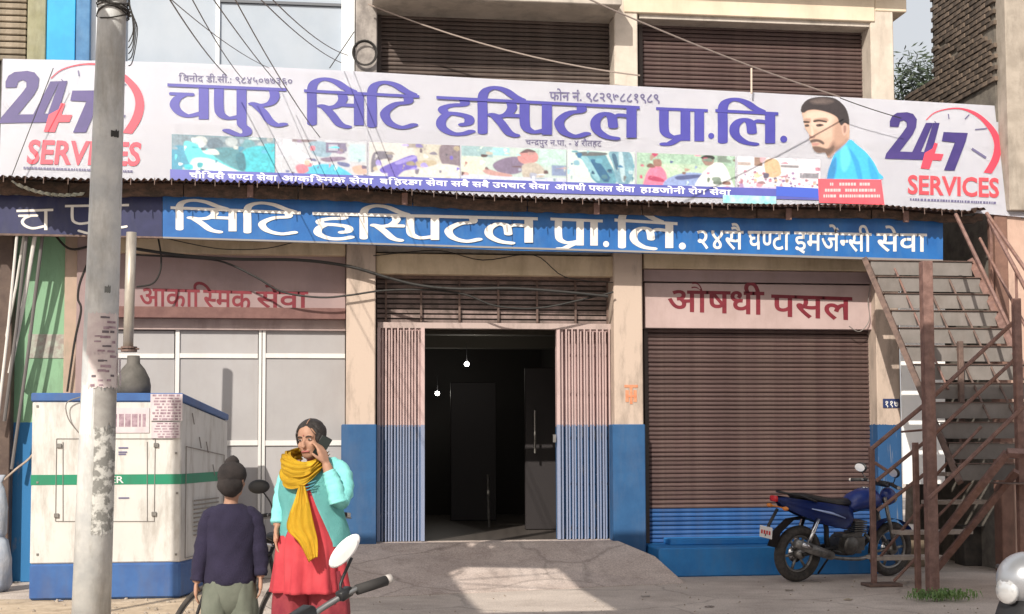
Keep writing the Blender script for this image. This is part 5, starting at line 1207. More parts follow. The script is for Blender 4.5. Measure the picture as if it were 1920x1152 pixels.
# ------------------------------------------------------------ motorcycles (local frame: x = forward, y = left, z = up)
def motorcycle(label, loc, rz, paint, lean=0.0, steer=0.0, mirrorm=None, group=None, plate=True, mirrors=(-1, 1), mz=1.26, my=.30):
    t = thing('motorcycle', label, 'motorcycle', loc, (lean, 0, rz), group)
    W = lambda n, bm, m, par=t, sm=True: obj(n, bm, m, par, False, sm)
    R_ = .30
    for nm, x in (('rear_wheel', 0), ('front_wheel', 1.29)):
        bm = NB(); w = .055 if nm == 'rear_wheel' else .045
        bmh = NB(); lathe(bmh, [(.05, -.07), (.05, .07)], 14, (x, 0, R_), 'y'); wo = W(nm, bmh, steel)
        bm = NB(); tube(bm, [(x + (R_ - w) * math.cos(a), 0, R_ + (R_ - w) * math.sin(a)) for a in [i * PI / 20 for i in range(40)]], w, 10, False, True); W('tyre', bm, rubber, wo)
        bm = NB(); tube(bm, [(x + (R_ - 2 * w) * math.cos(a), 0, R_ + (R_ - 2 * w) * math.sin(a)) for a in [i * PI / 20 for i in range(40)]], .02, 8, False, True); W('rim', bm, steel, wo)
        for k in range(6):
            a = k * PI / 3; W('spoke', tb([(x + .04 * math.cos(a), 0, R_ + .04 * math.sin(a)), (x + (R_ - 2 * w) * math.cos(a + .12), 0, R_ + (R_ - 2 * w) * math.sin(a + .12))], .016, 6), steel, wo)
        bm = NB(); lathe(bm, [(.10, .03), (.10, .036)], 20, (x, 0, R_), 'y'); W('brake_disc', bm, chrome, wo)
    for s in (-1, 1):
        W('fork', tb([(1.29, .08 * s, R_), (1.10, .08 * s, .88)], .022, 8), steel); W('shock_absorber', tb([(.02, .10 * s, R_ + .04), (.16, .11 * s, .68)], .026, 8), chrome)
        W('swingarm', tb([(0, .085 * s, R_), (.45, .07 * s, .36)], .022, 6), black)
    bm = NB(); tube(bm, catmull([(.98, 0, .42), (.75, 0, .28), (.42, 0, .34), (.36, 0, .60), (.20, 0, .72)], 4), .028, 8); tube(bm, [(1.12, 0, .86), (.98, 0, .42)], .03, 8); tube(bm, [(1.10, 0, .80), (.5, 0, .70), (.1, 0, .72)], .028, 8); W('frame', bm, black)
    bm = NB(); box(bm, (.50, -.11, .28), (.86, .11, .50)); bev(bm, .04, 2); ball(bm, (.62, .12, .38), (.10, .04, .10)); ball(bm, (.62, -.12, .38), (.10, .04, .10))
    for k in range(6): box(bm, (.70 - .005, -.09, .50 + k * .024), (.86, .09, .512 + k * .024))
    W('engine', bm, mat('engine metal', (.16, .155, .15), .45, (.09, .085, .08), 9, metal=.7), t, False)
    bm = NB(); tube(bm, catmull([(.88, -.04, .48), (.98, -.10, .34), (.80, -.13, .24), (.42, -.15, .26), (.12, -.17, .33)], 4), .02, 8); tube(bm, [(.32, -.17, .29), (.05, -.19, .37), (-.20, -.20, .45)], [.045, .055, .045], 12); W('exhaust', bm, mat('exhaust metal', (.10, .10, .10), .4, (.3, .29, .28), 6, metal=.5))
    bm = NB(); tube(bm, [(-.02, -.235, .40), (-.15, -.245, .44)], [.025, .025], 8); W('heat_shield', bm, chrome)
    # tank, seat, tail
    bm = NB(); rr = [(.62, .09, .06, .80), (.70, .13, .10, .85), (.84, .155, .12, .88), (.98, .14, .12, .88), (1.07, .08, .07, .86)]
    Rr = [[bm.verts.new((x, a * math.cos(q), z + b * math.sin(q) - .02)) for q in [i * PI / 8 for i in range(16)]] for x, a, b, z in rr]
    for i in range(4):
        for k in range(16): bm.faces.new((Rr[i][k], Rr[i][(k + 1) % 16], Rr[i + 1][(k + 1) % 16], Rr[i + 1][k]))
    bm.faces.new(Rr[0][::-1]); bm.faces.new(Rr[-1]); bmesh.ops.recalc_face_normals(bm, faces=bm.faces[:]); W('fuel_tank', bm, paint)
    bm = NB(); lathe(bm, [(.035, .975), (.035, .99)], 14, (.88, 0, 0)); W('fuel_cap', bm, chrome)
    bm = NB(); rr = [(-.10, .085, .03, .915), (.05, .105, .04, .90), (.25, .12, .045, .86), (.42, .115, .045, .83), (.62, .09, .045, .83)]
    Rr = [[bm.verts.new((x, a * math.cos(q), z + b * math.sin(q))) for q in [i * PI / 8 for i in range(16)]] for x, a, b, z in rr]
    for i in range(4):
        for k in range(16): bm.faces.new((Rr[i][k], Rr[i][(k + 1) % 16], Rr[i + 1][(k + 1) % 16], Rr[i + 1][k]))
    bm.faces.new(Rr[0][::-1]); bm.faces.new(Rr[-1]); bmesh.ops.recalc_face_normals(bm, faces=bm.faces[:]); W('seat', bm, black)
    for s in (-1, 1):
        bm = NB(); pr = [(-.34, .02, .90, .88), (-.25, .07, .91, .80), (0, .11, .875, .70), (.3, .13, .84, .60), (.55, .12, .80, .55), (.64, .10, .76, .58)]
        o_ = [(bm.verts.new((x, s * y, zt)), bm.verts.new((x + .01, s * (y + .015), (zt + zb) / 2)), bm.verts.new((x, s * y * .8, zb))) for x, y, zt, zb in pr]
        for i in range(len(pr) - 1):
            for k in range(2): bm.faces.new((o_[i][k], o_[i + 1][k], o_[i + 1][k + 1], o_[i][k + 1]))
        bmesh.ops.solidify(bm, geom=bm.faces[:], thickness=.012); bmesh.ops.recalc_face_normals(bm, faces=bm.faces[:]); W('side_panel', bm, paint)
        bm = NB(); tube(bm, [(.05, s * .135, .79), (.3, s * .16, .74), (.5, s * .15, .68)], [.006, .014, .006], 6); W('panel_graphic', bm, mat('pale graphic', (.35, .45, .75), .4))
    W('tail_light', bev(bx((-.375, -.05, .86), (-.33, .05, .92)), .01), mat('red lamp lens', (.55, .02, .03), .25))
    for s in (-1, 1): bm = NB(); ball(bm, (-.30, .13 * s, .80), (.03, .04, .022), 10, 8); tube(bm, [(-.28, 0, .80), (-.3, .12 * s, .80)], .008, 6); W('indicator', bm, mat('orange lens', (.65, .22, .04), .3))
    W('grab_rail', tb([(.12, .12, .86), (-.12, .13, .93), (-.27, .06, .955), (-.27, -.06, .955), (-.12, -.13, .93), (.12, -.12, .86)], .011, 6, 4), black)
    bm = NB(); P = [(R_ + .06, a) for a in [PI * .95, PI * .8, PI * .62, PI * .45, PI * .3]]
    rows = [[bm.verts.new((r * math.cos(a), y, R_ + r * math.sin(a) + .03)) for y in (-.07, -.04, .04, .07)] for r, a in P]
    for i in range(4):
        for k in range(3): bm.faces.new((rows[i][k], rows[i][k + 1], rows[i + 1][k + 1], rows[i + 1][k]))
    bmesh.ops.solidify(bm, geom=bm.faces[:], thickness=.006); W('rear_mudguard', bm, black)
    W('mudguard_stay', tb([(-.30, 0, .78), (-.40, 0, .62), (-.43, 0, .50)], .018, 6), black)
    bm = NB(); rows = [[bm.verts.new((1.29 + (R_ + .035) * math.cos(a), y, R_ + (R_ + .035) * math.sin(a))) for y in (-.055, -.03, .03, .055)] for a in [PI * k / 12 for k in range(2, 12)]]
    for i in range(9):
        for k in range(3): bm.faces.new((rows[i][k], rows[i][k + 1], rows[i + 1][k + 1], rows[i + 1][k]))
    bmesh.ops.solidify(bm, geom=bm.faces[:], thickness=.006); W('front_mudguard', bm, paint)
    if plate:
        pl = W('number_plate', bx((-.44, -.10, .48), (-.43, .10, .60), .003), white, t, False)
        for k in range(4): W('plate_mark', bx((-.4425, -.08 + k * .042, .52), (-.4401, -.055 + k * .042, .56)), mat('plate red', (.5, .03, .03), .5), pl, False)
    # steering group
    S = Matrix.Translation((1.12, 0, 0)) @ Matrix.Rotation(steer, 4, 'Z') @ Matrix.Translation((-1.12, 0, 0))
    def V(*p): return S @ Vector(p)
    bm = NB(); ball(bm, V(1.22, 0, .88), (.09, .085, .10), 16, 12); W('headlight_cowl', bm, paint)
    bm = NB(); lathe(bm, [(.07, 1.29), (.062, 1.305), (.02, 1.31)], 16, (0, 0, .87), 'x'); bm.transform(S); W('headlight', bm, mat('lamp glass', (.6, .62, .65), .08, metal=.4))
    W('instrument_panel', bev(bx((1.10, -.09, .99), (1.17, .09, 1.05)), .012), black)
    hb = [V(1.02 - .0, -.36, 1.02), V(1.05, -.24, 1.04), V(1.11, -.10, 1.02), V(1.12, 0, 1.0), V(1.11, .10, 1.02), V(1.05, .24, 1.04), V(1.02, .36, 1.02)]
    W('handlebar', tb(hb, .012, 8, 4), mat('satin bar', (.25, .25, .25), .35, metal=.8))
    for s in (-1, 1):
        W('grip', tb([V(1.02 - .006, .36 * s, 1.02), V(1.045, .24 * s, 1.038)], .020, 10), mat('grip rubber', (.03, .028, .028), .8))
        W('grip_end', tb([V(1.012, .385 * s, 1.017), V(1.02, .36 * s, 1.02)], .019, 10), mat('bar end', (.45, .42, .40), .4))
        W('lever', tb([V(1.10, .20 * s, 1.03), V(1.12, .26 * s, 1.02), V(1.11, .33 * s, 1.01), V(1.09, .40 * s, 1.0)], .006, 6, 3), steel)
        W('lever_clamp', bev(bx((-.018, -.03, -.018), (.018, .03, .018)), .005), black).location = V(1.07, .20 * s, 1.04)
        if s not in mirrors: continue
        W('mirror_stem', tb([V(1.06, .19 * s, 1.05), V(1.09, .21 * s, mz - .12), V(1.06, .27 * s, mz - .04)], .006, 6, 3), black)
        bm = NB(); ball(bm, (0, 0, 0), (.022, .085, .055), 16, 10); o = W('mirror', bm, mirrorm or black); o.location = V(1.055, my * s, mz); o.rotation_euler = (.0, -.1, steer + .1 * s)
        bm = NB(); lathe(bm, [(.001, 0), (1, 0)], 20, (0, 0, 0), 'x')
        for v in bm.verts: v.co = Vector((-.0225 + .004 * (1 - (v.co.y ** 2 + v.co.z ** 2)) * -1, v.co.y * .072, v.co.z * .044))
        g_ = obj('mirror_glass', bm, mat('sky glare mirror glass', (.9, .9, .92), .28, metal=.5), o, False);  # pale rough colour stands in for sky glare on the glass
    W('kick_stand', tb([(.55, .10, .26), (.50, .24, .02)], .012, 6), black); W('foot_peg', tb([(.40, -.22, .33), (.40, .22, .33)], .013, 6), black)
    return t
pblue = mat('glossy blue paint', (.012, .028, .17), .3, (.018, .045, .24), 3, dirt=.2, dirtcol=(.15, .14, .13))
pmar = mat('dark maroon paint', (.10, .012, .02), .3, (.16, .02, .03), 4); psil = mat('silver paint', (.36, .38, .42), .3, (.42, .44, .48), 3, metal=.6)
rw = at(1492, 1030, -1.3)
motorcycle('blue motorcycle parked in front of the closed shutter with its tail to the left', (rw.x, -1.3, 0), .36, pblue, .10, mz=1.17, my=.26).scale = (1.07, 1.07, 1.07)
p = atd(570, 985, 10.6)
motorcycle('dark maroon motorcycle standing behind the woman in turquoise', (p.x + .12, p.y + 1.0, 0), -PI / 2 - .12, pmar, .03, plate=False)
# foreground bike, only its left mirror, grip and lever reach into the picture
mwh = mat('pale mirror back', (.80, .80, .82), .3)
fg = motorcycle('nearest motorcycle, only its white mirror and handlebar grip rise in front of the woman', (0, 0, 0), 0, psil, 0, 0, mwh, mirrors=(-1,), mz=1.19, my=.24)
er = Euler((-.36, 0, math.radians(134)), 'XYZ'); fg.rotation_euler = er
g1 = atd(733, 1085, 5.1); off = er.to_matrix() @ Vector((1.012, -.385, 1.017)); fg.location = (g1.x - off.x, g1.y - off.y, g1.z - off.z)
print('FG z', fg.location.z)
for c_ in fg.children:
    if c_.name.startswith('mirror') and 'stem' not in c_.name: c_.rotation_euler = (-.62, .1, -.85); c_.scale = (.8, .92, .58)

# ------------------------------------------------------------ scooter nosing in at the lower right
sc_ = thing('scooter', 'silver scooter nosing in at the lower right corner', 'scooter', (0, 0, 0))
q = atd(1925, 1090, 8.5); sc_.location = (q.x, q.y, 0); sc_.rotation_euler = (0, 0, math.radians(200))
W = lambda n, bm, m, par=sc_, sm=True: obj(n, bm, m, par, False, sm)
bm = NB(); ball(bm, (0, 0, q.z + .01), (.19, .17, .17), 26, 18); W('headlight_cowl', bm, psil)
bm = NB(); lathe(bm, [(.085, .16), (.075, .185), (.02, .195)], 20, (0, 0, q.z - .05), 'x'); W('headlight', bm, MATS['lamp glass'])
bm = NB(); ball(bm, (.02, -.12, q.z - .1), (.07, .05, .05), 12, 8); W('indicator', bm, MATS['lamp glass']); bm = NB(); ball(bm, (.02, .12, q.z - .1), (.07, .05, .05), 12, 8); W('indicator', bm, MATS['lamp glass'])
W('lower_cowl', tb([(.03, 0, q.z - .12), (.06, 0, q.z - .35), (.02, 0, .36)], [.10, .14, .10], 16, 4, ell=1.6), black)
W('leg_shield', bev(bx((-.06, -.22, .34), (-.02, .22, q.z - .14)), .015), psil); W('floor_board', bev(bx((-.55, -.17, .30), (-.02, .17, .36)), .015), black)
W('body', tb([(-.50, 0, .45), (-.85, 0, .62), (-1.2, 0, .66)], [.17, .21, .08], 16, 4, ell=1.0), psil); W('seat', tb([(-.5, 0, .76), (-.8, 0, .80), (-1.15, 0, .82)], [.10, .12, .07], 14, 4, ell=1.3), black)
W('handlebar', tb([(-.12, -.34, q.z + .06), (-.04, -.15, q.z + .05), (-.04, .15, q.z + .05), (-.12, .34, q.z + .06)], .016, 8, 4), black)
for x in (.14, -1.08):
    bm = NB(); lathe(bm, [(.06, -.05), (.06, .05)], 14, (x, 0, .22), 'y'); wo = W('wheel', bm, steel)
    bm = NB(); tube(bm, [(x + .17 * math.cos(a), 0, .22 + .17 * math.sin(a)) for a in [i * PI / 16 for i in range(32)]], .05, 10, False, True); W('tyre', bm, rubber, wo)
    bm = NB(); lathe(bm, [(.13, -.02), (.13, .02)], 20, (x, 0, .22), 'y'); W('rim', bm, steel, wo)
W('front_fork', tb([(.14, 0, .30), (.04, 0, .6)], .04, 8), black)

# ------------------------------------------------------------ bicycle left of the child
bc = thing('bicycle', 'black bicycle lying low beside the child, its front wheel in view', 'bicycle', (0, 0, 0))
q = atd(352, 1170, 9.3); bc.location = (q.x, q.y, 0); bc.rotation_euler = (.22, 0, math.radians(240)); bc.rotation_euler[0] = -.25
W = lambda n, bm, m, par=bc, sm=True: obj(n, bm, m, par, False, sm)
for x in (0, -1.05):
    bm = NB(); lathe(bm, [(.02, -.04), (.02, .04)], 10, (x, 0, .33), 'y'); wo = W('wheel', bm, steel)
    bm = NB(); tube(bm, [(x + .32 * math.cos(a), 0, .33 + .32 * math.sin(a)) for a in [i * PI / 24 for i in range(48)]], .017, 8, False, True); W('tyre', bm, rubber, wo)
    bm = NB(); tube(bm, [(x + .295 * math.cos(a), 0, .33 + .295 * math.sin(a)) for a in [i * PI / 24 for i in range(48)]], .010, 6, False, True); W('rim', bm, steel, wo)
    bm = NB()
    for k in range(18):
        a = k * PI / 9; tube(bm, [(x, .02 * (-1) ** k, .33), (x + .29 * math.cos(a), 0, .33 + .29 * math.sin(a))], .0016, 4)
    W('spokes', bm, steel, wo)
bm = NB()
for a, b in (((-.12, 0, .80), (-.55, 0, .30)), ((-.10, 0, .88), (-.68, 0, .82)), ((-.55, 0, .30), (-.72, 0, .90)), ((-.55, 0, .30), (-1.05, 0, .33)), ((-.70, 0, .80), (-1.05, 0, .33))): tube(bm, [a, b], .015, 8)
W('frame', bm, black); W('fork', tb([(0, .05, .33), (-.09, .05, .78), (-.12, 0, .95)], .011, 8, 3), black); W('fork', tb([(0, -.05, .33), (-.09, -.05, .78), (-.12, 0, .95)], .011, 8, 3), black)
W('handlebar', tb([(-.28, -.25, .98), (-.12, -.2, 1.0), (-.10, 0, 1.0), (-.12, .2, 1.0), (-.28, .25, .98)], .011, 8, 4), chrome); bm = NB(); ball(bm, (-.76, 0, .94), (.13, .08, .035)); W('saddle', bm, black)
W('crank', tb([(-.55, .06, .30), (-.45, .09, .18)], .010, 6), steel)

# ------------------------------------------------------------ people
skin = mat('warm brown skin', (.36, .20, .14), .55, (.40, .23, .16), 9, spec=.3)
hairm = mat('black hair', (.012, .010, .010), .45, (.03, .022, .02), 30, .5, stretch=(6, 6, 1))
eyew = mat('eye white', (.42, .36, .33), .3); eyed = mat('eye dark', (.02, .014, .01), .2); lipm = mat('lip', (.34, .10, .09), .5)
def limb(bm, pts, rad, seg=12, n=4): tube(bm, catmull(pts, n), rad, seg)
def hand(bm, w, d, up, side, size=.17, curl=.35, thumb=1):
    """w wrist, d direction of the fingers, up back-of-hand normal, side towards the thumb"""
    w, d, up, side = Vector(w), Vector(d).normalized(), Vector(up).normalized(), Vector(side).normalized()
    pl_ = size * .52
    for k in range(4):
        o = side * (size * (.17 - .115 * k)); a = w + d * .01 + o * .6; b = w + d * pl_ + o
        tube(bm, [a, (a + b) / 2, b], [size * .085, size * .10, size * .085], 8)
        L_ = size * (.42, .48, .45, .35)[k]; p = b; dd = d.copy(); P = [p]
        for s in range(3):
            dd = (dd - up * curl * (.6 + .25 * s)).normalized(); p = p + dd * L_ * (.42, .32, .26)[s]; P.append(p)
        tube(bm, P, [size * .055, size * .052, size * .046, size * .036], 7)
    a = w + d * size * .12 + side * size * .18; td = (d * .6 + side * thumb * .8 - up * .25).normalized(); b = a + td * size * .26; c = b + (td + d * .7 - up * .3).normalized() * size * .2
    tube(bm, [w + side * size * .05, a, b, c], [size * .09, size * .085, size * .065, size * .05], 8)
def head_shapes(bm, c, R, s=1.0):
    """c centre of the skull, R rotation matrix; face looks along local -Y"""
    T = lambda *p: Vector(c) + R @ (Vector(p) * s)
    def B(p, r): ball(bm, T(*p), tuple(x * s for x in r), 18, 14, R)
    B((0, .012, .03), (.075, .093, .085)); B((0, -.012, -.03), (.062, .072, .075)); B((0, -.045, -.075), (.040, .035, .035))
    B((0, -.088, -.018), (.011, .022, .026)); B((0, -.098, -.030), (.015, .012, .010)); B((0, -.066, .010), (.009, .02, .03))
    B((.028, -.064, .024), (.026, .016, .008)); B((-.028, -.064, .024), (.026, .016, .008))
    B((0, -.074, -.058), (.024, .013, .007)); B((0, -.072, -.068), (.020, .013, .008))
    B((.036, -.050, -.025), (.024, .024, .022)); B((-.036, -.050, -.025), (.024, .024, .022))
    for q in (-1, 1): B((q * .075, .012, -.008), (.010, .018, .030))
    return T
def face(parent, T, R, s=1.0):
    for q in (-1, 1):
        bm = NB(); ball(bm, T(q * .029, -.070, .008), tuple(v * s for v in (.0135, .007, .0055)), 12, 8, R); e = obj('eye', bm, eyew, parent, False, True)
        bm = NB(); ball(bm, T(q * .029, -.0765, .008), tuple(v * s for v in (.0062, .0035, .0052)), 10, 8, R); obj('iris', bm, eyed, e, False, True)
        obj('eyebrow', tb([T(q * .013, -.083, .024), T(q * .03, -.083, .029), T(q * .047, -.074, .024)], .0035 * s, 6, 3), hairm, parent, False)
    obj('lips', tb([T(-.022, -.078, -.062), T(-.008, -.087, -.059), T(.008, -.087, -.059), T(.022, -.078, -.062)], .0058 * s, 8, 3), lipm, parent, False, True)
def person(label, loc, rz):
    return thing('person', label, 'person', loc, (0, 0, rz))
def cloth(n, bm, m, par): 
    bmesh.ops.recalc_face_normals(bm, faces=bm.faces[:]); return obj(n, bm, m, par, False, True)
def fold(k, a, f2=2.3, ph=0): return lambda an, z, j: 1 + a * math.sin(k * an + z * f2 + ph) + a * .5 * math.sin((k * 2 + 1) * an - z * 5 + ph)

# --- woman on the phone
D1 = 7.9; ax_ = atd(582, 900, D1)
wo_ = person('woman in turquoise cardigan, coral kurta and yellow scarf talking on a mobile phone', (ax_.x, ax_.y, 0), math.radians(-7.6 - 6))
def L(px, py, dy=0):          # photo pixel -> local metres of the woman
    return Vector(((px - 582) * D1 / F, dy, H - (py - 830) * D1 / F - .0))
hc = L(584, 824, -.02); HR = (Euler((math.radians(6), math.radians(-4), math.radians(-14)), 'XYZ')).to_matrix()
bm = NB(); T = head_shapes(bm, hc, HR, .97)
limb(bm, [hc + Vector((0, .03, -.05)), L(590, 868, .02), L(588, 890, .02)], [.050, .046, .058])
loft(bm, [(0, .02, .84, .15, .10), (0, .02, .96, .155, .115), (0, .01, 1.10, .125, .095), (0, .0, 1.26, .14, .10), (0, .01, 1.38, .145, .085), (0.01, .02, 1.44, .07, .055)], 24)
RS, RE, RW = L(540, 885, .02), L(527, 945, .03), L(522, 985, -.03)
LS, LE, LW = L(632, 885, .02), L(642, 936, -.10), L(620, 868, -.10)
limb(bm, [L(560, 880, .02), RS, RE, RW], [.06, .052, .042, .028]); limb(bm, [L(605, 880, .02), LS, LE], [.06, .052, .044]); limb(bm, [LE, LE.lerp(LW, .5), LW], [.042, .036, .026])
hand(bm, RW, (.02, -.15, -1), (-1, 0, 0), (0, -1, 0), .165, .3)
hand(bm, LW, (-.38, .05, 1), (.9, -.5, .3), (-.5, -.9, .1), .15, .40)
for s in (-1, 1): limb(bm, [(s * .08, .02, .88), (s * .09, .0, .50), (s * .10, .02, .10)], [.085, .058, .04]); ball(bm, (s * .10, -.05, .035), (.042, .11, .032))
body = remesh('body', bm, .0062, skin, wo_, 3)
face(wo_, T, HR, .97)
# hair: parted, pulled back, small bun
bm = NB(); ball(bm, T(0, .020, .034), (.083, .095, .088), 26, 18, HR)
bmesh.ops.bisect_plane(bm, geom=bm.verts[:] + bm.edges[:] + bm.faces[:], plane_co=T(0, -.040, .055), plane_no=HR @ Vector((0, -1, -.75)), clear_outer=True)
for q in (-1, 1): ball(bm, T(q * .062, .0, .012), (.022, .05, .052), 12, 8, HR)
ball(bm, T(0, .10, -.02), (.045, .045, .045), 14, 10); ball(bm, T(0, .07, -.06), (.05, .04, .05), 14, 10)
for v in bm.verts: v.co += Vector((noise.noise(v.co * 40), noise.noise(v.co * 40 + Vector((5, 0, 0))), noise.noise(v.co * 45 + Vector((0, 7, 0))))) * .0055
cloth('hair', bm, hairm, wo_)
for q in range(14):
    s_ = -1 if q % 2 else 1; f = random.uniform(-.01, .03); obj('hair_strand', tb([T(s_ * (.02 + f), -.045, .095 - f * .3), T(s_ * (.058 + f * .5), -.062 + f, .05), T(s_ * (.076), -.03 + f * .6, -.0 - f)], .0022, 4, 4), hairm, wo_, False)
obj('parting', tb([T(.012, -.052, .098), T(.012, -.01, .121), T(.010, .05, .12)], .0025, 5, 3), skin, wo_, False)
bm = NB(); ball(bm, T(0, -.085, .035), (.004, .003, .004), 8, 6); obj('forehead_mark', bm, lipm, wo_, False)
cor = mat('coral kurta cloth', (.40, .030, .045), .85, (.48, .05, .065), 6, .15); sal = mat('dark red salwar cloth', (.18, .015, .03), .85, (.24, .03, .04), 8, .2)
tur = mat('turquoise knit', (.20, .60, .60), .9, (.25, .68, .67), 7, .5, bscale=160); yel = mat('yellow scarf cloth', (.78, .53, .035), .85, (.66, .41, .025), 5, .25)
x0_, x1_ = L(512, 1100).x, L(649, 1100).x; cxh, rxh = (x0_ + x1_) / 2, (x1_ - x0_) / 2; zh = L(580, 1106).z
loft_ = [(cxh + .0, .02, zh, rxh, .20), (cxh, .02, zh + .12, rxh * .95, .18), (.0, .02, zh + .28, .19, .155), (0, .01, 1.12, .150, .125), (0, 0, 1.25, .152, .125), (0, .01, 1.38, .155, .105), (0, .015, 1.45, .09, .07)]
R_ = [];
def interp(rings, n=5):
    P = catmull([(r[0], r[2], r[3]) for r in rings], n); Q = catmull([(r[1], r[4], 0) for r in rings], n)
    return [(p.x, q.x, p.y, p.z, q.y) for p, q in zip(P, Q)]
bm = NB(); loft(bm, interp(loft_), 64, lambda a, z, j: 1 + max(0, 1.15 - z) * (.26 * math.sin(7 * a + z * 2) + .20 * math.sin(16 * a + 5 * z) + .12 * math.sin(29 * a - 3 * z)) + .008 * math.sin(24 * a + 11 * z)); cloth('kurta', bm, cor, wo_)
for s in (-1, 1):
    bm = NB(); loft(bm, interp([(s * .105 + .0, .02, .10, .075, .08), (s * .115, .02, .35, .10, .10), (s * .11, .02, .62, .115, .12), (s * .09, .02, .86, .10, .11)]), 36, lambda a, z, j: 1 + .07 * math.sin(6 * a + z * 6) + .03 * math.sin(13 * a - 9 * z)); cloth('trouser_leg', bm, sal, wo_)
    bm = NB(); ball(bm, (s * .10, -.055, .035), (.048, .12, .04)); box(bm, (s * .10 - .05, -.17, 0), (s * .10 + .05, .07, .02)); cloth('sandal', bm, black, wo_)
# cardigan: open shell
a0, a1 = math.radians(-72), math.radians(250)
cr_ = interp([(.02, .03, 1.00, .205, .165), (.02, .03, 1.06, .20, .16), (.01, .02, 1.20, .180, .150), (0, .01, 1.32, .182, .135), (0, .015, 1.42, .165, .105), (0, .02, 1.465, .105, .085)])
bm = NB(); R2 = []; N2 = 60; zt_, zb_ = cr_[-1][2], cr_[0][2]
for (cx, cy, z, rx, ry) in cr_:
    t = max(0, min(1, (1.38 - z) / .36)); A0, A1 = math.radians(-87 + 38 * t), math.radians(266 - 46 * t); row = []
    for k in range(N2 + 1):
        a = A0 + (A1 - A0) * k / N2; s_ = 1 + .025 * math.sin(5 * a + z * 8) + .02 * math.sin(9 * a - z * 23) + .012 * noise.noise(Vector((a * 6, z * 20, 0)))
        row.append(bm.verts.new((cx + rx * s_ * math.cos(a), cy + ry * s_ * math.sin(a), z)))
    R2.append(row)
for i in range(len(R2) - 1):
    for k in range(N2): bm.faces.new((R2[i][k], R2[i][k + 1], R2[i + 1][k + 1], R2[i + 1][k]))
bmesh.ops.solidify(bm, geom=bm.faces[:], thickness=.010); cloth('cardigan', bm, tur, wo_)
def sleeve(n, pts, rad, m, par, k=7):
    bm = NB(); P = catmull(pts, 8); N_ = len(P); rr = []
    for i in range(N_):
        f = i / (N_ - 1) * (len(rad) - 1); j = min(int(f), len(rad) - 2); r = rad[j] + (rad[j + 1] - rad[j]) * (f - j)
        rr.append(r * (1 + .05 * math.sin(i * 1.9 + k) + .03 * math.sin(i * 3.1 * k)))
    tube(bm, P, rr, 20); 
    for v in bm.verts: v.co += Vector((noise.noise(v.co * 22), noise.noise(v.co * 22 + Vector((9, 0, 0))), 0)) * .006
    cloth(n, bm, m, par)
sleeve('sleeve', [L(556, 878, .02), L(539, 890, .02), RE + Vector((-.005, 0, .04)), RW + Vector((0, 0, .015))], [.064, .058, .050, .040], tur, wo_)
sleeve('sleeve', [L(606, 876, .02), L(634, 882, .02), L(648, 915, -.03), LE + Vector((.004, 0, -.012))], [.064, .062, .058, .052], tur, wo_, 5)
sleeve('sleeve', [LE + Vector((.004, 0, -.012)), LE.lerp(LW, .45) + Vector((.005, 0, 0)), LE.lerp(LW, .80)], [.054, .048, .036], tur, wo_, 3)
for k in range(7):
    P = [L(566 + k * 1.0, 896 + k * 3, -.145), L(585, 902 + k * 3, -.155), L(606 - k, 896 + k * 3, -.145)]; bm = NB(); tube(bm, catmull(P, 4), .004, 5); cloth('neck_stripe', bm, mat('striped trim', (.06, .22, .28), .8), wo_) if k % 2 else bm.free()
# scarf: wraps over her right shoulder and neck, tail hanging across the front
def drape(n, rowsP, m, par, th=.010, wav=.012):
    """rowsP: list of (left, right, bulge) control pairs; smooth ribbon with folds"""
    A = catmull([r[0] for r in rowsP], 7); B_ = catmull([r[1] for r in rowsP], 7); bm = NB(); R = []; N_ = 16
    for i, (a, b) in enumerate(zip(A, B_)):
        t_ = (A[min(i + 1, len(A) - 1)] - A[max(0, i - 1)]).normalized(); d = (b - a); nn = t_.cross(d).normalized()
        if nn.y > 0: nn = -nn
        R.append([bm.verts.new(a.lerp(b, k / N_) + nn * (.022 * math.sin(PI * k / N_) + wav * math.sin(k * 1.45 + i * .09) + wav * .4 * math.sin(k * 2.9 - i * .13))) for k in range(N_ + 1)])
    for i in range(len(R) - 1):
        for k in range(N_): bm.faces.new((R[i][k], R[i][k + 1], R[i + 1][k + 1], R[i + 1][k]))
    bmesh.ops.solidify(bm, geom=bm.faces[:], thickness=th); cloth(n, bm, m, par)
drape('scarf_wrap', [(L(558, 842, .08), L(548, 866, .10)), (L(548, 846, -.01), L(532, 884, -.01)), (L(556, 856, -.085), L(538, 906, -.115)), (L(574, 865, -.115), L(560, 914, -.165)), (L(592, 863, -.10), L(586, 906, -.165)), (L(604, 853, -.04), L(606, 884, -.11)), (L(600, 844, .06), L(613, 862, .02))], yel, wo_, .008, .013)
drape('scarf_wrap', [(L(552, 838, .07), L(556, 850, .09)), (L(541, 843, .0), L(534, 868, .0)), (L(546, 850, -.08), L(544, 884, -.125)), (L(566, 862, -.13), L(568, 892, -.175)), (L(588, 868, -.125), L(592, 888, -.17)), (L(602, 860, -.08), L(606, 872, -.11))], yel, wo_, .008, .010)
drape('scarf_tail', [(L(574, 908, -.155), L(586, 908, -.155)), (L(566, 935, -.165), L(592, 932, -.165)), (L(557, 962, -.175), L(598, 955, -.172)), (L(556, 988, -.195), L(605, 980, -.185)), (L(580, 1012, -.215), L(613, 1008, -.20)), (L(600, 1046, -.235), L(616, 1036, -.23))], yel, wo_, .007, .009)
ph = thing('mobile_phone', 'dark mobile phone held to the woman\'s ear', 'phone')
Mw = Matrix.Translation(wo_.location) @ Matrix.Rotation(wo_.rotation_euler.z, 4, 'Z')
ph.location = Mw @ (L(607, 838, -.055)); ph.rotation_euler = (math.radians(14), math.radians(28), wo_.rotation_euler.z + .6)
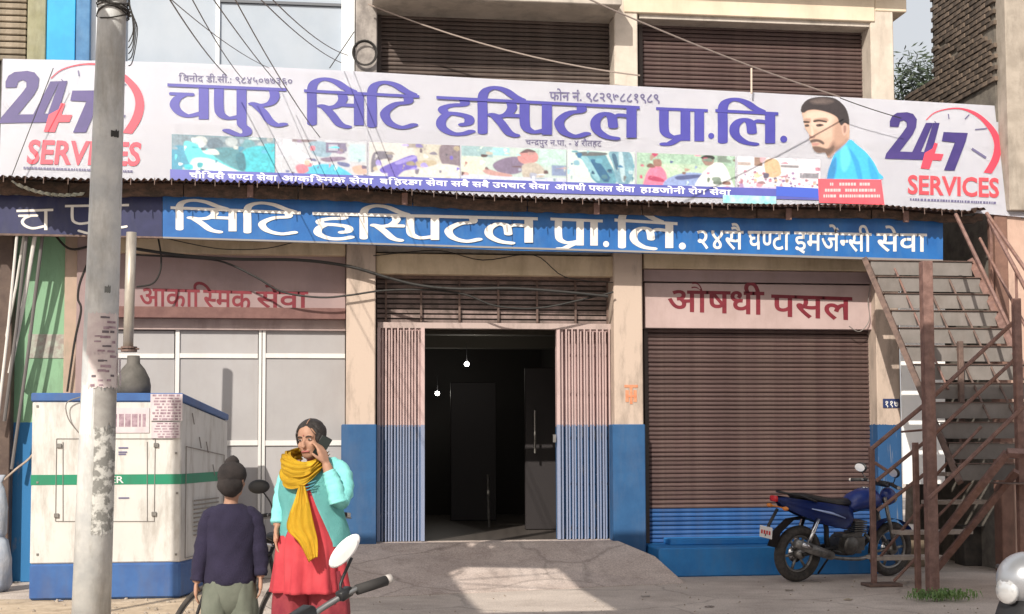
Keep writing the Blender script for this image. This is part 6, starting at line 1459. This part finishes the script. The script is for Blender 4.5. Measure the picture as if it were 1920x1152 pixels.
obj('case', bev(bx((-.034, -.005, -.068), (.034, .005, .068)), .004), black, ph, False); obj('screen', bx((-.031, -.0062, -.063), (.031, -.0052, .063)), mat('phone glass', (.02, .03, .03), .1), ph, False)

# --- child seen from behind
D2 = 8.4; cx_ = atd(432, 980, D2)
ch = person('child in navy sweater and black head cloth standing with its back to the street', (cx_.x, cx_.y, 0), math.radians(-7.6 + 8))
def K(px, py, dy=0): return Vector(((px - 432) * D2 / F, dy, H - (py - 830) * D2 / F))
hc = K(436, 899, 0); HR2 = Euler((0, 0, math.radians(180 - 28)), 'XYZ').to_matrix()
bm = NB(); T2 = head_shapes(bm, hc, HR2, .92)
limb(bm, [hc + Vector((0, 0, -.05)), K(433, 938, .01), K(432, 956, .01)], [.045, .042, .055])
loft(bm, [(0, 0, .62, .13, .09), (0, 0, .75, .135, .10), (0, 0, .95, .12, .09), (0, 0, 1.12, .13, .085), (0, 0, 1.20, .06, .05)], 20)
SL, EL, WL = K(392, 972), K(380, 1040, -.02), K(371, 1088, -.03); SR, ER, WR = K(476, 972), K(487, 1035, -.02), K(489, 1080, -.04)
limb(bm, [K(412, 966), SL, EL, WL], [.05, .045, .036, .025]); limb(bm, [K(450, 966), SR, ER, WR], [.05, .045, .036, .025])
hand(bm, WL, (0, -.1, -1), (-1, 0, 0), (0, 1, 0), .135, .3); hand(bm, WR, (.02, -.2, -1), (1, 0, 0), (0, 1, 0), .135, .35)
for s in (-1, 1): limb(bm, [(s * .07, 0, .66), (s * .08, 0, .38), (s * .09, .01, .08)], [.075, .052, .036]); ball(bm, (s * .09, .04, .03), (.036, .09, .028))
remesh('body', bm, .006, skin, ch, 3); face(ch, T2, HR2, .92)
hat = mat('black head cloth', (.016, .013, .014), .95, (.03, .024, .024), 12, .3)
bm = NB(); ball(bm, T2(0, .012, .034), (.083, .101, .085), 24, 16, HR2); ball(bm, K(434, 868, 0), (.044, .044, .05), 16, 12); ball(bm, T2(0, .03, -.02), (.078, .085, .085), 20, 14, HR2)
for v in bm.verts: v.co += Vector((0, 0, 1)) * noise.noise(v.co * 30) * .007 + Vector((1, 0, 0)) * noise.noise(v.co * 24 + Vector((4, 4, 4))) * .006
cloth('head_cloth', bm, hat, ch)
nav = mat('navy sweater knit', (.013, .010, .032), .92, (.020, .016, .045), 8, .5, bscale=150); gtr = mat('grey green trousers', (.11, .125, .10), .9, (.15, .165, .135), 5, .2)
bm = NB(); loft(bm, interp([(0.0, 0, K(0, 1092).z, .150, .115), (0, 0, K(0, 1080).z, .160, .125), (0, 0, K(0, 1040).z, .155, .12), (0, 0, 1.0, .155, .115), (0, 0, 1.10, .165, .105), (0, 0, 1.17, .135, .085), (0, .0, 1.215, .07, .06)]), 44, lambda a, z, j: 1 + .022 * math.sin(5 * a + z * 22) + .015 * math.sin(9 * a - z * 37)); cloth('sweater', bm, nav, ch)
sleeve('sleeve', [K(413, 966), K(394, 972), EL, WL + Vector((.004, 0, .01))], [.060, .058, .050, .038], nav, ch); sleeve('sleeve', [K(450, 966), K(475, 972), ER, WR + Vector((0, 0, .01))], [.060, .058, .050, .038], nav, ch, 4)
bm = NB(); tube(bm, [K(433, 947) + Vector((.045 * math.cos(a), .045 * math.sin(a), 0)) for a in [i * PI / 8 for i in range(16)]], .014, 8, False, True); cloth('collar', bm, nav, ch)
bm = NB(); loft(bm, interp([(0, 0, .54, .05, .06), (0, 0, .60, .12, .10), (0, 0, .70, .155, .118), (0, 0, .84, .145, .11)]), 28, lambda a, z, j: 1 + .02 * math.sin(6 * a + 20 * z)); cloth('trouser_seat', bm, gtr, ch)
for s in (-1, 1):
    bm = NB(); loft(bm, interp([(s * .10, .0, .07, .065, .07), (s * .095, 0, .25, .078, .08), (s * .085, 0, .45, .088, .095), (s * .075, 0, .62, .092, .108), (s * .065, 0, .76, .085, .10)]), 32, lambda a, z, j: 1 + .05 * math.sin(5 * a + z * 14) + .025 * math.sin(11 * a - 21 * z)); cloth('trouser_leg', bm, gtr, ch)
    bm = NB(); ball(bm, (s * .10, .035, .04), (.045, .11, .04)); cloth('shoe', bm, black, ch)
